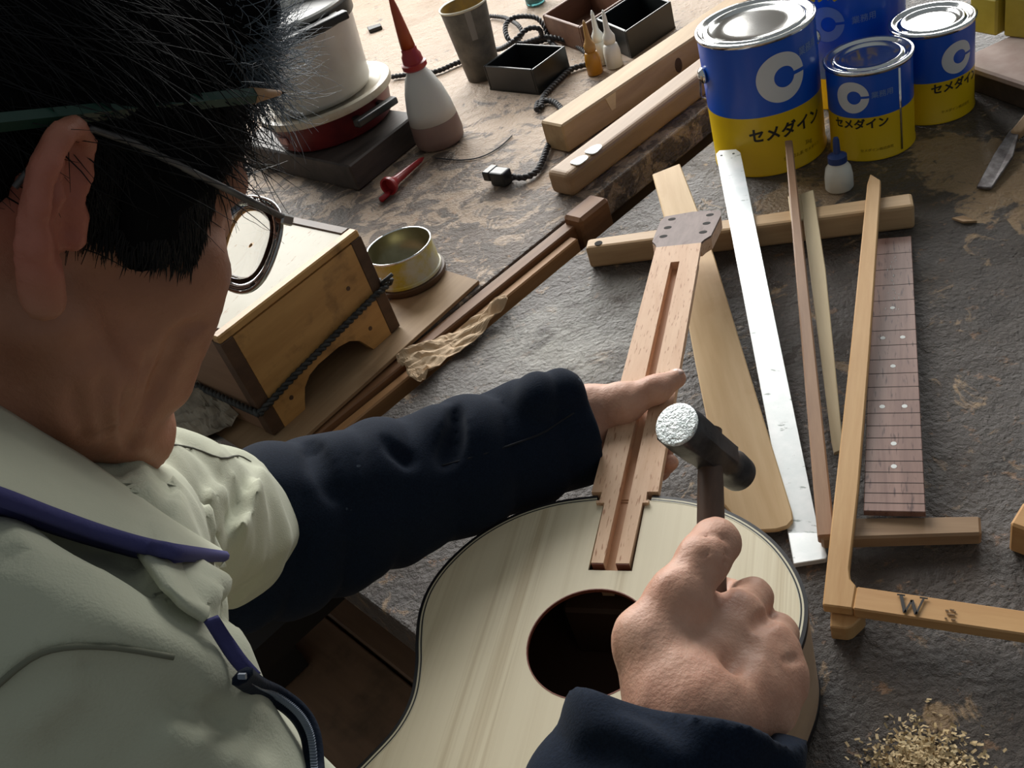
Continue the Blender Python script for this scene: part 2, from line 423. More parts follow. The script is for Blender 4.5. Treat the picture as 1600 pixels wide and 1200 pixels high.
# --- dark L-shaped wooden square
da = ang_px((1290, 838, .015), (1231, 216, .05))
W_dk = wood('square_wood_reddish', (.25, .135, .075), (.42, .25, .145), da, 40, rough=.45, spec=.4)
fa2 = ang_px((1300, 825, .016), (1532, 820, .016))
W_dkf = wood('foot_wood_brown', (.24, .145, .08), (.38, .25, .145), fa2, 40, rough=.5)
ls = thing('wooden_square', 'slim reddish wooden square, its tip leaning against the big can', 'square', P(1290, 838))
rf_ = rest((1290, 838), (1243, 335), .0228, .0505)
slabpx('blade', [rf_(*q) for q in ((1226, 219), (1238, 218), (1305, 836), (1277, 838))], .0105, W_dk, ls, .0015)
slabpx('foot', [(1274, 809, .0215), (1532, 805, .0165), (1534, 834, .0165), (1283, 842, .0215)], .0148, W_dkf, ls, .002)

# --- pale stick
pa2 = ang_px((1310, 700, .01), (1262, 300, .05))
W_ps = wood('stick_wood_cream', (.58, .45, .26), (.74, .60, .38), pa2, 36, rough=.55)
ps = thing('wooden_square', 'flat cream-coloured wooden stick square lying half under the reddish one', 'square', P(1300, 600))
rf_ = rest((1308, 705), (1260, 330), .0060, .0385)
slabpx('blade', [rf_(*q) for q in ((1250, 303), (1271, 296), (1290, 420), (1317, 690), (1313, 704), (1303, 708), (1299, 690))], .004, W_ps, ps, .0008)
slabpx('stop_tab', [rf_(*q) for q in ((1231, 306), (1251, 303), (1256, 342), (1236, 345))], .004, W_ps, ps, .001)

# --- W square
wa = ang_px((1310, 930, .03), (1366, 280, .05)); wa2 = ang_px((1335, 935, .03), (1600, 972, .03))
W_w1 = wood('square_blade_wood', (.50, .28, .11), (.66, .42, .20), wa, 44, rough=.45, spec=.4)
W_w2 = wood('square_arm_wood', (.46, .24, .09), (.60, .36, .16), wa2, 44, rough=.45, spec=.4)
M_ink = mat('black_ink', (.022, .02, .02), .7)
ws = thing('wooden_square', 'orange-brown wooden L-square with a stamped letter W on its arm', 'square', P(1310, 930))
rf_ = rest((1312, 930), (1366, 330), .0300, .0450)
slabpx('blade', [rf_(*q) for q in ((1355, 287), (1360, 271), (1376, 281), (1376, 292), (1359, 545), (1341, 765), (1327, 888), (1329, 905), (1338, 915), (1332, 951), (1285, 945), (1329, 545))], .010, W_w1, ws, .0012)
slabpx('arm', [(1338.5, 915.5, .0300), (1640, 959.5, .029), (1640, 997, .029), (1332.5, 951, .0300)], .012, W_w2, ws, .0012)
slabpx('tongue', [(1298, 949, .0178), (1352, 956, .0178), (1349, 962, .0178), (1331, 979, .0178), (1322, 982, .0178), (1297, 979, .0178)], .0172, W_w1, ws, .001)
# letter W, drawn with serifs, printed on the arm
Wd = (P(1640, 978, .03) - P(1335, 935, .03)).normalized(); Wn = Vector((-Wd.y, Wd.x, 0)); Wc = P(1424, 946, .0304)
hw = (P(1448, 946, .0304)-P(1402, 946, .0304)).length/2; hh = (P(1424, 931, .0304)-P(1424, 960, .0304)).length/2*.92
bm = nb()
def stroke(ax, ay, bx, by, w0):
    a = Wc + Wd*ax*hw + Wn*ay*hh; b = Wc + Wd*bx*hw + Wn*by*hh
    d = (b-a).normalized(); q = Vector((-d.y, d.x, 0))*w0
    prism(bm, [v + V3(0, 0, .0012) for v in (a-q, b-q, b+q, a+q)], .0008)
stroke(-.78, 1, -.38, -1, .0013); stroke(-.38, -1, .0, .55, .0007); stroke(0, .55, .38, -1, .0013); stroke(.38, -1, .78, 1, .0007)
stroke(-1.05, 1, -.5, 1, .0005); stroke(.5, 1, 1.05, 1, .0005)
obj('letter_w', bm, M_ink, ws)
bm = nb()
for (x, y, l) in ((1477, 954, 3), (1484, 953, 4), (1480, 960, 4), (1487, 961, 3), (1476, 966, 2), (1486, 968, 4), (1490, 956, 2)):
    a = P(x, y, .0308); prism(bm, [a, a+Wd*.0008*l, a+Wd*.0008*l+Wn*.0011, a+Wn*.0011], .0008)
obj('small_stamp', bm, mat('faded_ink', (.20, .12, .06), .8), ws)

# --- fingerboard
fa3 = ang_px((1397, 800, .014), (1393, 372, .008))
W_rose = wood('rosewood', (.16, .082, .064), (.29, .17, .135), fa3, 55, 16, rough=.42, spec=.45, specks=((.085, .04, .033), 330))
M_slot = mat('fret_slot', (.012, .008, .007), .9); M_pearl = mat('pearl_dot', (.80, .82, .80), .25)
F0, F1 = P(1393.5, 371, .009), P(1397.3, 799, .0268)
fd3 = (F0-F1).normalized(); fL = (F0-F1).length; fs3 = Vector((fd3.y, -fd3.x, 0)).normalized()
w0 = (P(1424, 372, .009)-F0).dot(fs3); w1 = (P(1446.5, 801, .0268)-F1).dot(fs3)
def fbp(v, u, dz=0.0):
    """v: 0 at the body end .. 1 at the nut; u: -1..1"""
    w = w1 + (w0-w1)*v
    return F1 + fd3*fL*v + fs3*u*w + V3(0, 0, dz)
fbd = thing('fingerboard', 'loose rosewood guitar fingerboard with pearl dots, lying beside the squares', 'fingerboard', P(1397, 600))
bm = nb(); prism(bm, [fbp(0, -1), fbp(0, 1), fbp(1, 1), fbp(1, -1)], .0068, .0006); obj('board', bm, W_rose, fbd)
S_ = fL/.7; slot_me = None
for k in range(1, 21):
    t = (1-2**(-k/12))*.645/.645
    v = 1 - t/.70
    if v < .004: continue
    bm = nb(); a = .0004/fL
    prism(bm, [fbp(v-a, -.998, .0001), fbp(v-a, .998, .0001), fbp(v+a, .998, .0001), fbp(v+a, -.998, .0001)], .0008); obj('fret_slot', bm, M_slot, fbd)
for t, us in ((.2286, (0,)), (.3127, (-.42, .42)), (.3877, (0,)), (.485, (-.42, .42)), (.567, (0,)), (.614, (0,))):
    for u in us:
        bm = nb(); lathe(bm, [(.0026, -.0004), (.0026, .00025)], fbp(1-t/.70, u), 14); obj('pearl_dot', bm, M_pearl, fbd)
# chalk-like marks near the nut end of the board
bm = nb(); random.seed(5)
for i in range(26):
    v = random.uniform(.66, .9); u = random.gauss(.05, .16); q = fbp(v, u, .0002); l = random.uniform(.002, .005)
    prism(bm, [q, q+fs3*.0006, q+fs3*.0006+fd3*l, q+fd3*l], .0003)
obj('chalk_mark', bm, mat('chalk', (.42, .40, .38), .9), fbd)['kind'] = 'stuff'

# --- old file / scraper at the right, block, splinter
M_iron = spotty('dull_iron', (.13, .11, .11), (.30, .28, .28), 60, .38, .3, metal=.5)
W_hd = wood('handle_wood', (.30, .18, .09), (.45, .29, .16), 1.2, 40)
fl = thing('scraper', 'flat dull iron scraper with wooden handle at the right edge', 'scraper', P(1540, 290))
slabpx('blade', [(1526, 291, .006), (1549, 293, .006), (1583, 243, .012), (1594, 200, .015), (1578, 202, .015), (1553, 240, .011)], .004, M_iron, fl, .0008)
slabpx('handle', [(1578, 204, .018), (1595, 206, .018), (1622, 180, .020), (1604, 172, .020)], .012, W_hd, fl, .003, seg=2)
slabpx('wood_block', [(1578, 818, .035), (1600, 782, .035), (1660, 800, .035), (1640, 840, .035)], .0345, W_w2, loc=P(1600, 840), bev=.002)
tag(bpy.data.objects['wood_block'], 'small orange-brown wood block at the right edge of the bench', 'block')
slabpx('wood_splinter', [(1487, 340, .004), (1505, 336, .006), (1527, 345, .003), (1505, 346, .005)], .003, W_hd, loc=P(1505, 342), bev=.0004)
tag(bpy.data.objects['wood_splinter'], 'thin wood splinter lying right of the bar end', 'splinter')

# ------------------------------------------------------------------ cans
M_blue = mat('can_blue', (.004, .085, .52), .30, 0, .5); M_yel = mat('can_yellow', (.68, .45, .004), .34, 0, .5)
M_tin = spotty('tin_plate', (.80, .81, .80), (.70, .71, .71), 20, .13, .03, metal=1.0)
M_white = mat('label_white', (.62, .64, .66), .5); M_lblk = mat('label_black', (.012, .012, .012), .5)
M_bluewhite = mat('label_pale_blue', (.16, .26, .52), .5); M_olive = mat('label_olive', (.30, .20, .005), .5)
def wrap(v, f, c, R, th0, z0, skew=0.0):
    return [(c[0]+R*math.cos(th0+x/R), c[1]+R*math.sin(th0+x/R), z0+y+skew*x) for x, y, z in v], f
def logo(r):
    v, f = [], []; rin = .42*r; na, nr = 60, 5; w = .075*r
    for i in range(nr+1):
        rr = rin + (r-rin)*i/nr; a0 = math.asin(w/rr)
        for k in range(na+1):
            a = a0 + (2*math.pi-2*a0)*k/na
            v.append((rr*math.cos(a) + (0.12*r*(1-(rr-rin)/(r-rin))), rr*math.sin(a), 0))
    for i in range(nr):
        for k in range(na):
            a = i*(na+1)+k; f.append((a, a+na+1, a+na+2, a+1))
    return v, f
def can(label, c, R, h, split, thL, prints, bail=False, flip=False, dent=None, seam=None):
    t = thing('paint_can', label, 'can', (c[0], c[1], 0.0005), 'blue and yellow glue cans')
    bm = nb(); lathe(bm, [(R-.001, .0005), (R+.0012, .001), (R+.0012, .004), (R, .006), (R, split)], (c[0], c[1], 0), 64, cap1=False)
    lathe(bm, [(R, split), (R, h-.006)], (c[0], c[1], 0), 64, cap0=False, cap1=False)
    o = obj('body', bm, [M_yel, M_blue], t, True, angle=40)
    for p_ in o.data.polygons:
        if p_.center.z + 0.0005 > split: p_.material_index = 1
    bm = nb(); lathe(bm, [(R, h-.007), (R+.002, h-.005), (R+.0025, h-.001), (R+.001, h), (R-.004, h-.0005), (R-.007, h-.004), (R-.010, h-.004)], (c[0], c[1], 0), 64, cap0=False, cap1=False); obj('rim', bm, M_tin, t, True)
    prof = [(R-.010, h-.004), (R-.012, h-.0015), (R-.016, h-.001), (R-.020, h-.004), (R*.5, h-.0043), (R*.25, h-.0042), (.001, h-.004)]
    bm = nb(); lathe(bm, prof, (c[0], c[1], 0), 64, cap0=False); lo = obj('lid', bm, M_tin, t, True)
    if dent:
        for vv in lo.data.vertices:
            q = vv.co; d = math.hypot(q.x-dent[0], q.y-dent[1]); q.z += dent[2]*math.exp(-(d/dent[3])**2)
    for (kind, s, size, dth, z, mt, nm) in prints:
        if kind == 'logo': v, f = logo(size)
        else:
            v, f = text_mesh(s, size, .032 if nm == 'lettering' else .01)
        if flip: v = [(-x, -y, zz) for x, y, zz in v]
        v, f = wrap(v, f, c, R+.0006, thL+dth, z)
        obj(nm, (v, f), mt, t)
    if seam is not None:
        bm = nb(); a = seam
        lathe(bm, [(.0018, .006), (.0018, h-.008)], (c[0]+R*math.cos(a), c[1]+R*math.sin(a), 0), 8); obj('seam', bm, M_tin, t, True)
    if bail:
        for sg in bail:
            a = sg; q = V3(c[0]+(R+.001)*math.cos(a), c[1]+(R+.001)*math.sin(a), h-.052); ax = V3(math.cos(a), math.sin(a), 0)
            bm = nb(); lathe(bm, [(.012, 0), (.0115, .003), (.008, .007), (.0001, .009)], q, 20, ax); obj('bail_ear', bm, M_tin, t, True)
        a0 = bail[0]; q0 = V3(c[0]+(R+.006)*math.cos(a0), c[1]+(R+.006)*math.sin(a0), h-.056); a1 = bail[1]
        q1 = V3(c[0]+(R+.006)*math.cos(a1), c[1]+(R+.006)*math.sin(a1), h-.056)
        pts = []
        for k in range(25):
            a = a0 + (a1-a0)*k/24; dz = -.075*math.sin(math.pi*k/24)**.6
            pts.append(V3(c[0]+(R+.007)*math.cos(a), c[1]+(R+.007)*math.sin(a), h-.056+dz))
        bm = nb(); tube(bm, pts, .0016, 6); obj('bail_wire', bm, M_iron, t, True)
    return t
def face_ang(c): return math.atan2(-c[1], -c[0])   # side turned to the viewer
cL = (.486, 1.268); aL = face_ang(cL)
can('biggest blue and yellow can with wire bail and large white C mark, nearest the gap', cL, .080, .199, .092, aL,
    [('logo', '', .0345, .33, .142, M_white, 'c_mark'), ('t', 'セメダイン', .0225, .36, .064, M_lblk, 'lettering'), ('t', '業務用', .013, .93, .165, M_bluewhite, 'small_lettering'),
     ('t', '合成ゴム系 セメダイン', .0062, .60, .022, M_olive, 'fine_print'), ('t', '3kg', .009, .72, .034, M_olive, 'weight_print')], bail=[aL-1.25, aL-1.25-math.pi])
c2 = (.606, 1.187); a2 = face_ang(c2)
can('smallest can, with a vertical seam, standing in front of the other cans', c2, .0562, .132, .066, a2,
    [('logo', '', .0225, -.42, .096, M_white, 'c_mark'), ('t', 'セメダイン', .0155, -.28, .056, M_lblk, 'lettering'), ('t', '業務用', .010, .28, .097, M_bluewhite, 'small_lettering'),
     ('t', 'セメダイン株式会社', .005, .1, .017, M_olive, 'fine_print')], seam=a2+.72)
c3 = (.7175, 1.2195); a3 = face_ang(c3)
can('medium can with all-white gleaming lid, rightmost of the blue cans', c3, .0545, .134, .063, a3,
    [('logo', '', .0225, .62, .092, M_white, 'c_mark'), ('t', 'セメダイン', .0155, .66, .053, M_lblk, 'lettering'), ('t', 'セメダイン株式会社', .005, .6, .018, M_olive, 'fine_print')])
c4 = (.672, 1.375); a4 = face_ang(c4)
can('tall blue can standing behind the other cans, yellow lettering near top', c4, .083, .235, .05, a4,
    [('t', 'セメダイン', .021, -.12, .176, M_yel, 'lettering'), ('logo', '', .026, -.36, .135, M_bluewhite, 'c_mark'), ('t', '業務用', .012, .28, .135, M_bluewhite, 'small_lettering')])

# yellow tins on the ledge
M_tyel = spotty('tin_yellow', (.42, .32, .03), (.52, .40, .05), 10, .45, .05); M_tblue = spotty('tin_faded_blue', (.16, .22, .22), (.24, .30, .28), 25, .5, .05)
def tin(label, px0, px1, pyb, hgt, m0, m1, dep):
    a, b = P(px0, pyb, LZ), P(px1, pyb+8, LZ); d = (b-a); n = Vector((-d.y, d.x, 0)).normalized()
    if n.dot(V3(1, 1)) < 0: n = -n
    t = thing('square_tin', label, 'tin', (a+b)/2, 'square tins on the ledge')
    bm = nb(); z = V3(0, 0, hgt*.35); prism(bm, [v+z for v in (a, b, b+n*dep, a+n*dep)], hgt*.35-.0005, .003); obj('lower_body', bm, m0, t)
    z = V3(0, 0, hgt); prism(bm := nb(), [v+z for v in (a, b, b+n*dep, a+n*dep)], hgt*.65-.0005, .003); obj('upper_body', bm, m1, t)
    cc = (a+b)/2+n*dep*.5
    bm = nb(); lathe(bm, [(.015, hgt), (.015, hgt+.012), (.001, hgt+.012)], (cc.x, cc.y, LZ), 20); obj('screw_cap', bm, M_tin, t, True)
tin('plain yellow square tin on the ledge, left of the faded one', 1514, 1556, 50, .16, M_tyel, M_tyel, .07)
tin('square tin with faded blue upper and yellow lower half at the top right corner', 1567, 1640, 58, .17, M_tyel, M_tblue, .09)

# ------------------------------------------------------------------ bottles
def plastic(name, c, rough=.35, tr=0.0): return mat(name, c, rough, 0, .5, Subsurface_Weight=.0, Transmission_Weight=tr)
M_milk = plastic('milky_plastic', (.70, .71, .66), .4); M_cap = plastic('cap_blue', (.012, .04, .17), .4)
gb = P(1312, 294)
t = thing('glue_bottle', 'small white glue bottle with dark blue nozzle in front of the cans', 'bottle', gb)
bm = nb(); lathe(bm, [(.0165, .0005), (.0185, .003), (.0185, .020), (.0165, .032), (.011, .040), (.0105, .044)], gb, 32); obj('body', bm, M_milk, t, True)
bm = nb(); lathe(bm, [(.0125, .041), (.0125, .050), (.009, .052), (.0048, .054), (.0042, .072), (.003, .076), (.0005, .077)], gb, 24); obj('nozzle_cap', bm, M_cap, t, True, angle=35)

bb = P(690, 222)
M_glue = plastic('brown_glue_inside', (.20, .13, .11), .4); M_red = plastic('red_plastic', (.30, .015, .02), .35); M_orange = plastic('stained_nozzle', (.34, .055, .012), .4)
M_bwhite = plastic('cloudy_bottle', (.55, .55, .52), .45)
t = thing('glue_bottle', 'large cloudy squeeze bottle with long red nozzle, half full of brown glue', 'bottle', bb)
bm = nb(); lathe(bm, [(.040, .0005), (.046, .006), (.048, .02), (.046, .048), (.0455, .050)], bb, 40); obj('glue_filled_base', bm, M_glue, t, True, angle=60)
bm = nb(); lathe(bm, [(.0456, .0505), (.043, .075), (.036, .105), (.026, .132), (.019, .142), (.018, .150)], bb, 40); obj('body', bm, M_bwhite, t, True)
bm = nb(); lathe(bm, [(.020, .147), (.023, .150), (.023, .158), (.019, .160), (.018, .172), (.0145, .178), (.0145, .186)], bb, 28); obj('collar', bm, M_red, t, True, angle=35)
bm = nb(); lathe(bm, [(.0135, .186), (.011, .215), (.007, .255), (.004, .275), (.0006, .282)], bb, 20); obj('nozzle', bm, M_orange, t, True)
# loose red cap lying on the bench
ca, cbb = P(606, 292, .016), P(662, 246, .006); ax = (cbb-ca).normalized()
t = thing('bottle_cap', 'loose red tapering bottle cap lying on the far bench', 'cap', P(625, 280))
bm = nb(); L_ = (cbb-ca).length
lathe(bm, [(.013, .0), (.0165, .0), (.0168, .006), (.0150, .010), (.0105, .014), (.008, .03), (.0045, L_*.9), (.001, L_)], ca, 28, ax, cap0=False); lathe(bm, [(.013, 0), (.012, .012), (.0005, .013)], ca, 28, ax, cap0=False)
obj('cone', bm, M_red, t, True, angle=40)
bm = nb(); lathe(bm, [(.0052, 0), (.0046, .02), (.003, .028)], ca - ax*.028 - V3(0, 0, .011), 12, ax); obj('tab', bm, M_red, t, True)

def small_bottle(label, px, py, body_m, tip_m, lean=0.0, s=1.0):
    q = P(px, py); t = thing('applicator_bottle', label, 'bottle', q, 'small bottles by the black tray')
    bm = nb(); lathe(bm, [(.0135*s, .0005), (.0155*s, .002), (.0155*s, .030*s), (.013*s, .042*s), (.0095*s, .046*s)], q, 24); obj('body', bm, body_m, t, True)
    bm = nb(); lathe(bm, [(.011*s, .046*s), (.0115*s, .058*s), (.008*s, .064*s), (.0055*s, .070*s), (.0035*s, .098*s), (.001, .106*s)], q, 20); obj('nozzle', bm, tip_m, t, True)
M_amber = plastic('amber_liquid', (.42, .19, .015), .25); M_ambt = plastic('amber_nozzle', (.40, .22, .06), .4)
small_bottle('small amber glue bottle in front of the black tray', 931, 115, M_amber, M_ambt)
small_bottle('small white bottle directly behind the amber bottle', 943, 99, M_milk, M_milk)
small_bottle('small white bottle right of the amber one, beside the long beam', 961, 104, M_milk, M_milk, s=1.05)
# ================================================================== things on the far bench
# dark slab under the hotplate
M_slab = wood('slab_charred', (.030, .024, .021), (.075, .058, .048), .6, 26, rough=.55)
sF, sR, sL = P(545, 260, .052), P(651, 176, .052), P(372, 224, .052)
bm = nb(); prism(bm, [sL, sF, sR, sR + (sL-sF)], .0515, .003); o = obj('board_slab', bm, M_slab, loc=(P(500, 200)))
tag(o, 'thick blackened wooden slab carrying the hotplate', 'slab')
# hotplate
hz = .0525; hcx = Vector((-.148, 1.868, 0))
M_cream = spotty('enamel_cream_stained', (.50, .45, .35), (.36, .27, .17), 18, .4, .1, lo=.5, hi=.75)
M_redm = spotty('enamel_dark_red', (.15, .018, .02), (.09, .012, .015), 20, .4, .08)
M_bake = mat('black_bakelite', (.012, .014, .014), .35)
t = thing('hotplate', 'round dark red electric hotplate with stained cream rim under the pot', 'hotplate', (hcx.x, hcx.y, hz))
R_ = .135
bm = nb(); lathe(bm, [(R_*.80, hz), (R_*.86, hz+.006), (R_*.92, hz+.05), (R_*.94, hz+.054)], hcx, 64); obj('base', bm, M_redm, t, True, angle=50)
bm = nb(); lathe(bm, [(R_*.93, hz+.0545), (R_*.99, hz+.056), (R_, hz+.063), (R_*.99, hz+.069), (R_*.93, hz+.071), (R_*.86, hz+.068), (R_*.80, hz+.060)], hcx, 64, cap0=False); obj('rim', bm, M_cream, t, True, angle=50)
hd = (P(603, 150, .07) - P(552, 181, .07)).normalized(); hm = Vector((hcx.x, hcx.y, hz+.040)); _d = Vector((math.cos(-.96), math.sin(-.96), 0)); hm = hm + _d*(R_*.93+.022); hd = Vector((-_d.y, _d.x, 0))
bm = nb(); boxw(bm, hm, hd*.05, Vector((-hd.y, hd.x, 0))*.009, (0, 0, .007), .003, 2); obj('handle', bm, M_bake, t)
hn = (hm - Vector((hcx.x, hcx.y, hm.z))); hn.normalize()
for s in (-.03, .03):
    bm = nb(); boxw(bm, hm + hd*s - hn*.016, hd*.005, hn*.014, (0, 0, .004)); obj('bracket', bm, M_bake, t)
q0 = P(467, 206, .07)
for k, (px, py) in enumerate(((468, 205),)):
    q = Vector((hcx.x, hcx.y, hz+.03)); d = (P(px, py, hz+.03)-q); d.z = 0; d.normalize(); s = Vector((-d.y, d.x, 0))
    bm = nb(); boxw(bm, q + d*R_*.905, s*.011, d*.002, (0, 0, .007), .0008); obj('rating_plate', bm, mat('plate_pinkish', (.45, .22, .20), .5), t)
# pot
M_pot = spotty('pot_white_enamel', (.60, .60, .57), (.50, .49, .45), 6, .3, .04, spec=.5)
M_potin = mat('pot_dark_inside', (.05, .05, .045), .4)
pz = hz+.0625; pcx = hcx + Vector((-.005, .004, 0)); r0, r1, ph = .102, .116, .165
t = thing('cooking_pot', 'white enamel pot with black side handles standing on the hotplate', 'pot', (pcx.x, pcx.y, pz))
bm = nb(); lathe(bm, [(r0*.80, pz), (r0*.95, pz+.004), (r0, pz+.014), (r1, pz+ph), (r1+.004, pz+ph+.003), (r1, pz+ph+.006), (r1-.004, pz+ph+.002), (r0-.003, pz+.02), (.001, pz+.018)], pcx, 64); obj('body', bm, M_pot, t, True, angle=50)
bm = nb(); lathe(bm, [(r1*.962, pz+ph*.9), (.001, pz+ph*.9)], pcx, 48, cap0=False); obj('glue_water', bm, M_potin, t, True)
bm = nb(); lathe(bm, [(r1+.001, pz+ph-.03), (r1+.0025, pz+ph-.028), (r1+.0035, pz+ph-.004)], pcx, 64, cap0=False, cap1=False); obj('rim_band', bm, M_bake, t, True)
hp = Cz(530, 22, 1.83)
for sgn in (1, -1):
    d = (P(533, 50, pz+ph) - Vector((pcx.x, pcx.y, pz+ph))); d.z = 0; d.normalize(); d *= sgn; s = Vector((-d.y, d.x, 0))
    c = Vector((pcx.x, pcx.y, pz+ph-.012)) + d*(r1+.022)
    bm = nb(); boxw(bm, c, s*.062, d*.011, (0, 0, .007), .003, 2); hdl = obj('handle', bm, M_bake, t)
    for k in (-.045, .045):
        bm = nb(); boxw(bm, c + s*k - d*.012, s*.007, d*.011, (0, 0, .005)); obj('handle_bracket', bm, M_pot, hdl)

# cup
M_cup = spotty('cup_grey_card', (.085, .082, .07), (.14, .13, .11), 30, .6, .1); M_cupr = mat('cup_rim_cream', (.60, .57, .44), .5); M_cupin = spotty('cup_stained_inside', (.36, .24, .05), (.24, .17, .07), 30, .5, .1)
cq = P(757, 118); t = thing('drinking_cup', 'tall grey tapered cup with stained inside and strip of tape', 'cup', cq)
bm = nb(); lathe(bm, [(.034, .0005), (.036, .002), (.0485, .148)], cq, 40, cap1=False); obj('wall', bm, M_cup, t, True)
bm = nb(); lathe(bm, [(.0485, .1485), (.0505, .150), (.0495, .154), (.047, .152)], cq, 40, cap0=False, cap1=False); obj('rim', bm, M_cupr, t, True)
bm = nb(); lathe(bm, [(.0468, .151), (.043, .11), (.001, .105)], cq, 40, cap0=False); obj('inside', bm, M_cupin, t, True)
ta = math.atan2(P(735, 60, .1).y-cq.y, P(735, 60, .1).x-cq.x)+.18
bm = nb(); v = []
for k in range(9):
    z = .15 - .06*k/8; r = .0345+.0142*z/.148+.0008
    v.append([bm.verts.new((cq.x+r*math.cos(ta+a), cq.y+r*math.sin(ta+a), z)) for a in (-.14, -.05, .05, .14)])
for a, b in zip(v, v[1:]):
    for k in range(3): bm.faces.new((a[k], a[k+1], b[k+1], b[k]))
obj('tape_strip', bm, mat('tape_grey', (.20, .19, .17), .5), t)

def open_box(name, label, cat, f, r, l, h, wall, mo, mi, lipm=None, zb=0.0):
    """open tray from three bottom corners: front f, right r, left l"""
    f, r, l = Vector(f), Vector(r), Vector(l); a, b = r-f, l-f; an, bn = a.normalized(), b.normalized()
    t = thing(name, label, cat, f+(a+b)/2)
    z = V3(0, 0, h); bm = nb(); prism(bm, [f+V3(0, 0, .004), r+V3(0, 0, .004), r+b+V3(0, 0, .004), l+V3(0, 0, .004)], .0035); obj('bottom', bm, mi, t)
    w = wall
    for (p0, p1, inn) in ((f, r, bn), (l, l+a, -bn)):
        bm = nb(); prism(bm, [p0+z, p1+z, p1+inn*w+z, p0+inn*w+z], h-.0005, .0015); obj('side', bm, mo, t)
    for (p0, p1, inn) in ((f+bn*w, l-bn*w, an), (r+bn*w, r+b-bn*w, -an)):
        bm = nb(); prism(bm, [p0+z, p1+z, p1+inn*w+z, p0+inn*w+z], h-.0005, .0015); obj('side', bm, mo, t)
    return t
M_blkbox = mat('black_plastic', (.010, .012, .012), .3, 0, .5)
open_box('open_tray', 'small open black plastic box beside the grey cup', 'box', P(843, 149), P(893, 111), P(766, 141), .052, .005, M_blkbox, M_blkbox)
open_box('open_tray', 'larger open black tray behind the small white bottles', 'box', P(987, 92), P(1056, 44), P(940, 70), .055, .005, M_blkbox, M_blkbox)
W_bbox = wood('box_wood_reddish', (.11, .05, .03), (.20, .10, .06), DA, 30, rough=.5); M_bin = mat('box_inside_dark_red', (.05, .014, .014), .5)
open_box('open_tray', 'open reddish brown wooden box with dark lining, at the back', 'box', P(916, 84), P(988, 35), P(857, 62), .055, .007, W_bbox, W_bbox)
gq = P(838, 6); t = thing('glass_jar', 'teal glass jar cut by the top of the picture', 'jar', gq)
M_teal = mat('teal_glass', (.10, .32, .33), .08, 0, .5, Transmission_Weight=.6)
bm = nb(); lathe(bm, [(.020, .0005), (.024, .004), (.0245, .008), (.022, .010)], gq, 32); obj('foot', bm, M_teal, t, True)
bm = nb(); lathe(bm, [(.024, .010), (.026, .05), (.026, .09), (.024, .088), (.023, .014), (.001, .012)], gq, 32, cap0=False); obj('wall', bm, M_teal, t, True)

# beams
W_beam = wood('beam_wood_tan', (.34, .22, .11), (.50, .35, .19), 0.69, 26, 14, rough=.55)
W_beam2 = wood('beam_wood_brown', (.25, .155, .085), (.38, .25, .145), 0.67, 26, 14, rough=.5)
W_knot = mat('wood_knot', (.06, .03, .015), .6); W_plug = wood('plug_wood', (.62, .46, .24), (.70, .54, .30), 0, 40)
def beam(label, e0, e1, wid, hgt, m, bev, seg):
    """e0,e1: near lower edge end points (bottom line facing the viewer)"""
    d = (e1-e0).normalized(); n = Vector((-d.y, d.x, 0))
    t = thing('timber_beam', label, 'beam', (e0+e1)/2, 'two timber beams on the far bench')
    bm = nb(); z = V3(0, 0, hgt); prism(bm, [e0+z, e1+z, e1+n*wid+z, e0+n*wid+z], hgt-.0005, bev, seg); obj('timber', bm, m, t)
    return t, d, n
e0 = P(889, 240); e1 = e0 + (P(1097, 78, .055)-P(896, 215, .055)).normalized()*.72
b1, d1, n1 = beam('squared tan timber beam, the farther of the two, with a knot', e0, e1, .055, .052, W_beam, .003, 1)
q = e0 + d1*.29 - n1*.0003 + V3(0, 0, .022); bm = nb(); lathe(bm, [(.009, -.001), (.009, .0004)], q, 16, -n1, sx=1.5); obj('knot', bm, W_knot, b1)
q = e0 + d1*.105 - n1*.0004
bm = nb(); prism(bm, [q + V3(0, 0, .048) - n1*.0005, q + d1*.026+V3(0, 0, .048)-n1*.0005, q+d1*.018+V3(0, 0, .022)-n1*.0005, q+d1*.008+V3(0, 0, .022)-n1*.0005], [q + V3(0, 0, .048)+n1*.001, q + d1*.026+V3(0, 0, .048)+n1*.001, q+d1*.018+V3(0, 0, .022)+n1*.001, q+d1*.008+V3(0, 0, .022)+n1*.001]); obj('wedge_plug', bm, W_plug, b1)
e0 = P(897, 311); e1 = e0 + (P(1102, 152)-P(897, 311)).normalized()*.60
b2, d2, n2 = beam('brown timber beam with rounded end and two picks on it, nearer the gap', e0, e1, .050, .042, W_beam2, .010, 4)
# picks
M_pick = mat('white_celluloid', (.80, .84, .80), .25)
for k, (px, py, rot) in enumerate(((925, 235, .9), (902, 252, .75))):
    q = P(px, py, .0442); bm = nb(); pts = []
    for i in range(26):
        a = 2*math.pi*i/26; r = .0125*(1+.30*math.cos(a)+.10*math.cos(2*a)+.13*math.cos(3*a))*1.05
        pts.append(q + V3(r*math.cos(a+rot-.3), r*math.sin(a+rot-.3), 0))
    prism(bm, pts, .0018, .0004)
    o = obj('guitar_pick', bm, M_pick, loc=q); tag(o, ('white guitar pick on the brown beam, farther from its rounded end', 'white guitar pick on the brown beam, nearer its rounded end')[k], 'pick', 'white picks on the beam')

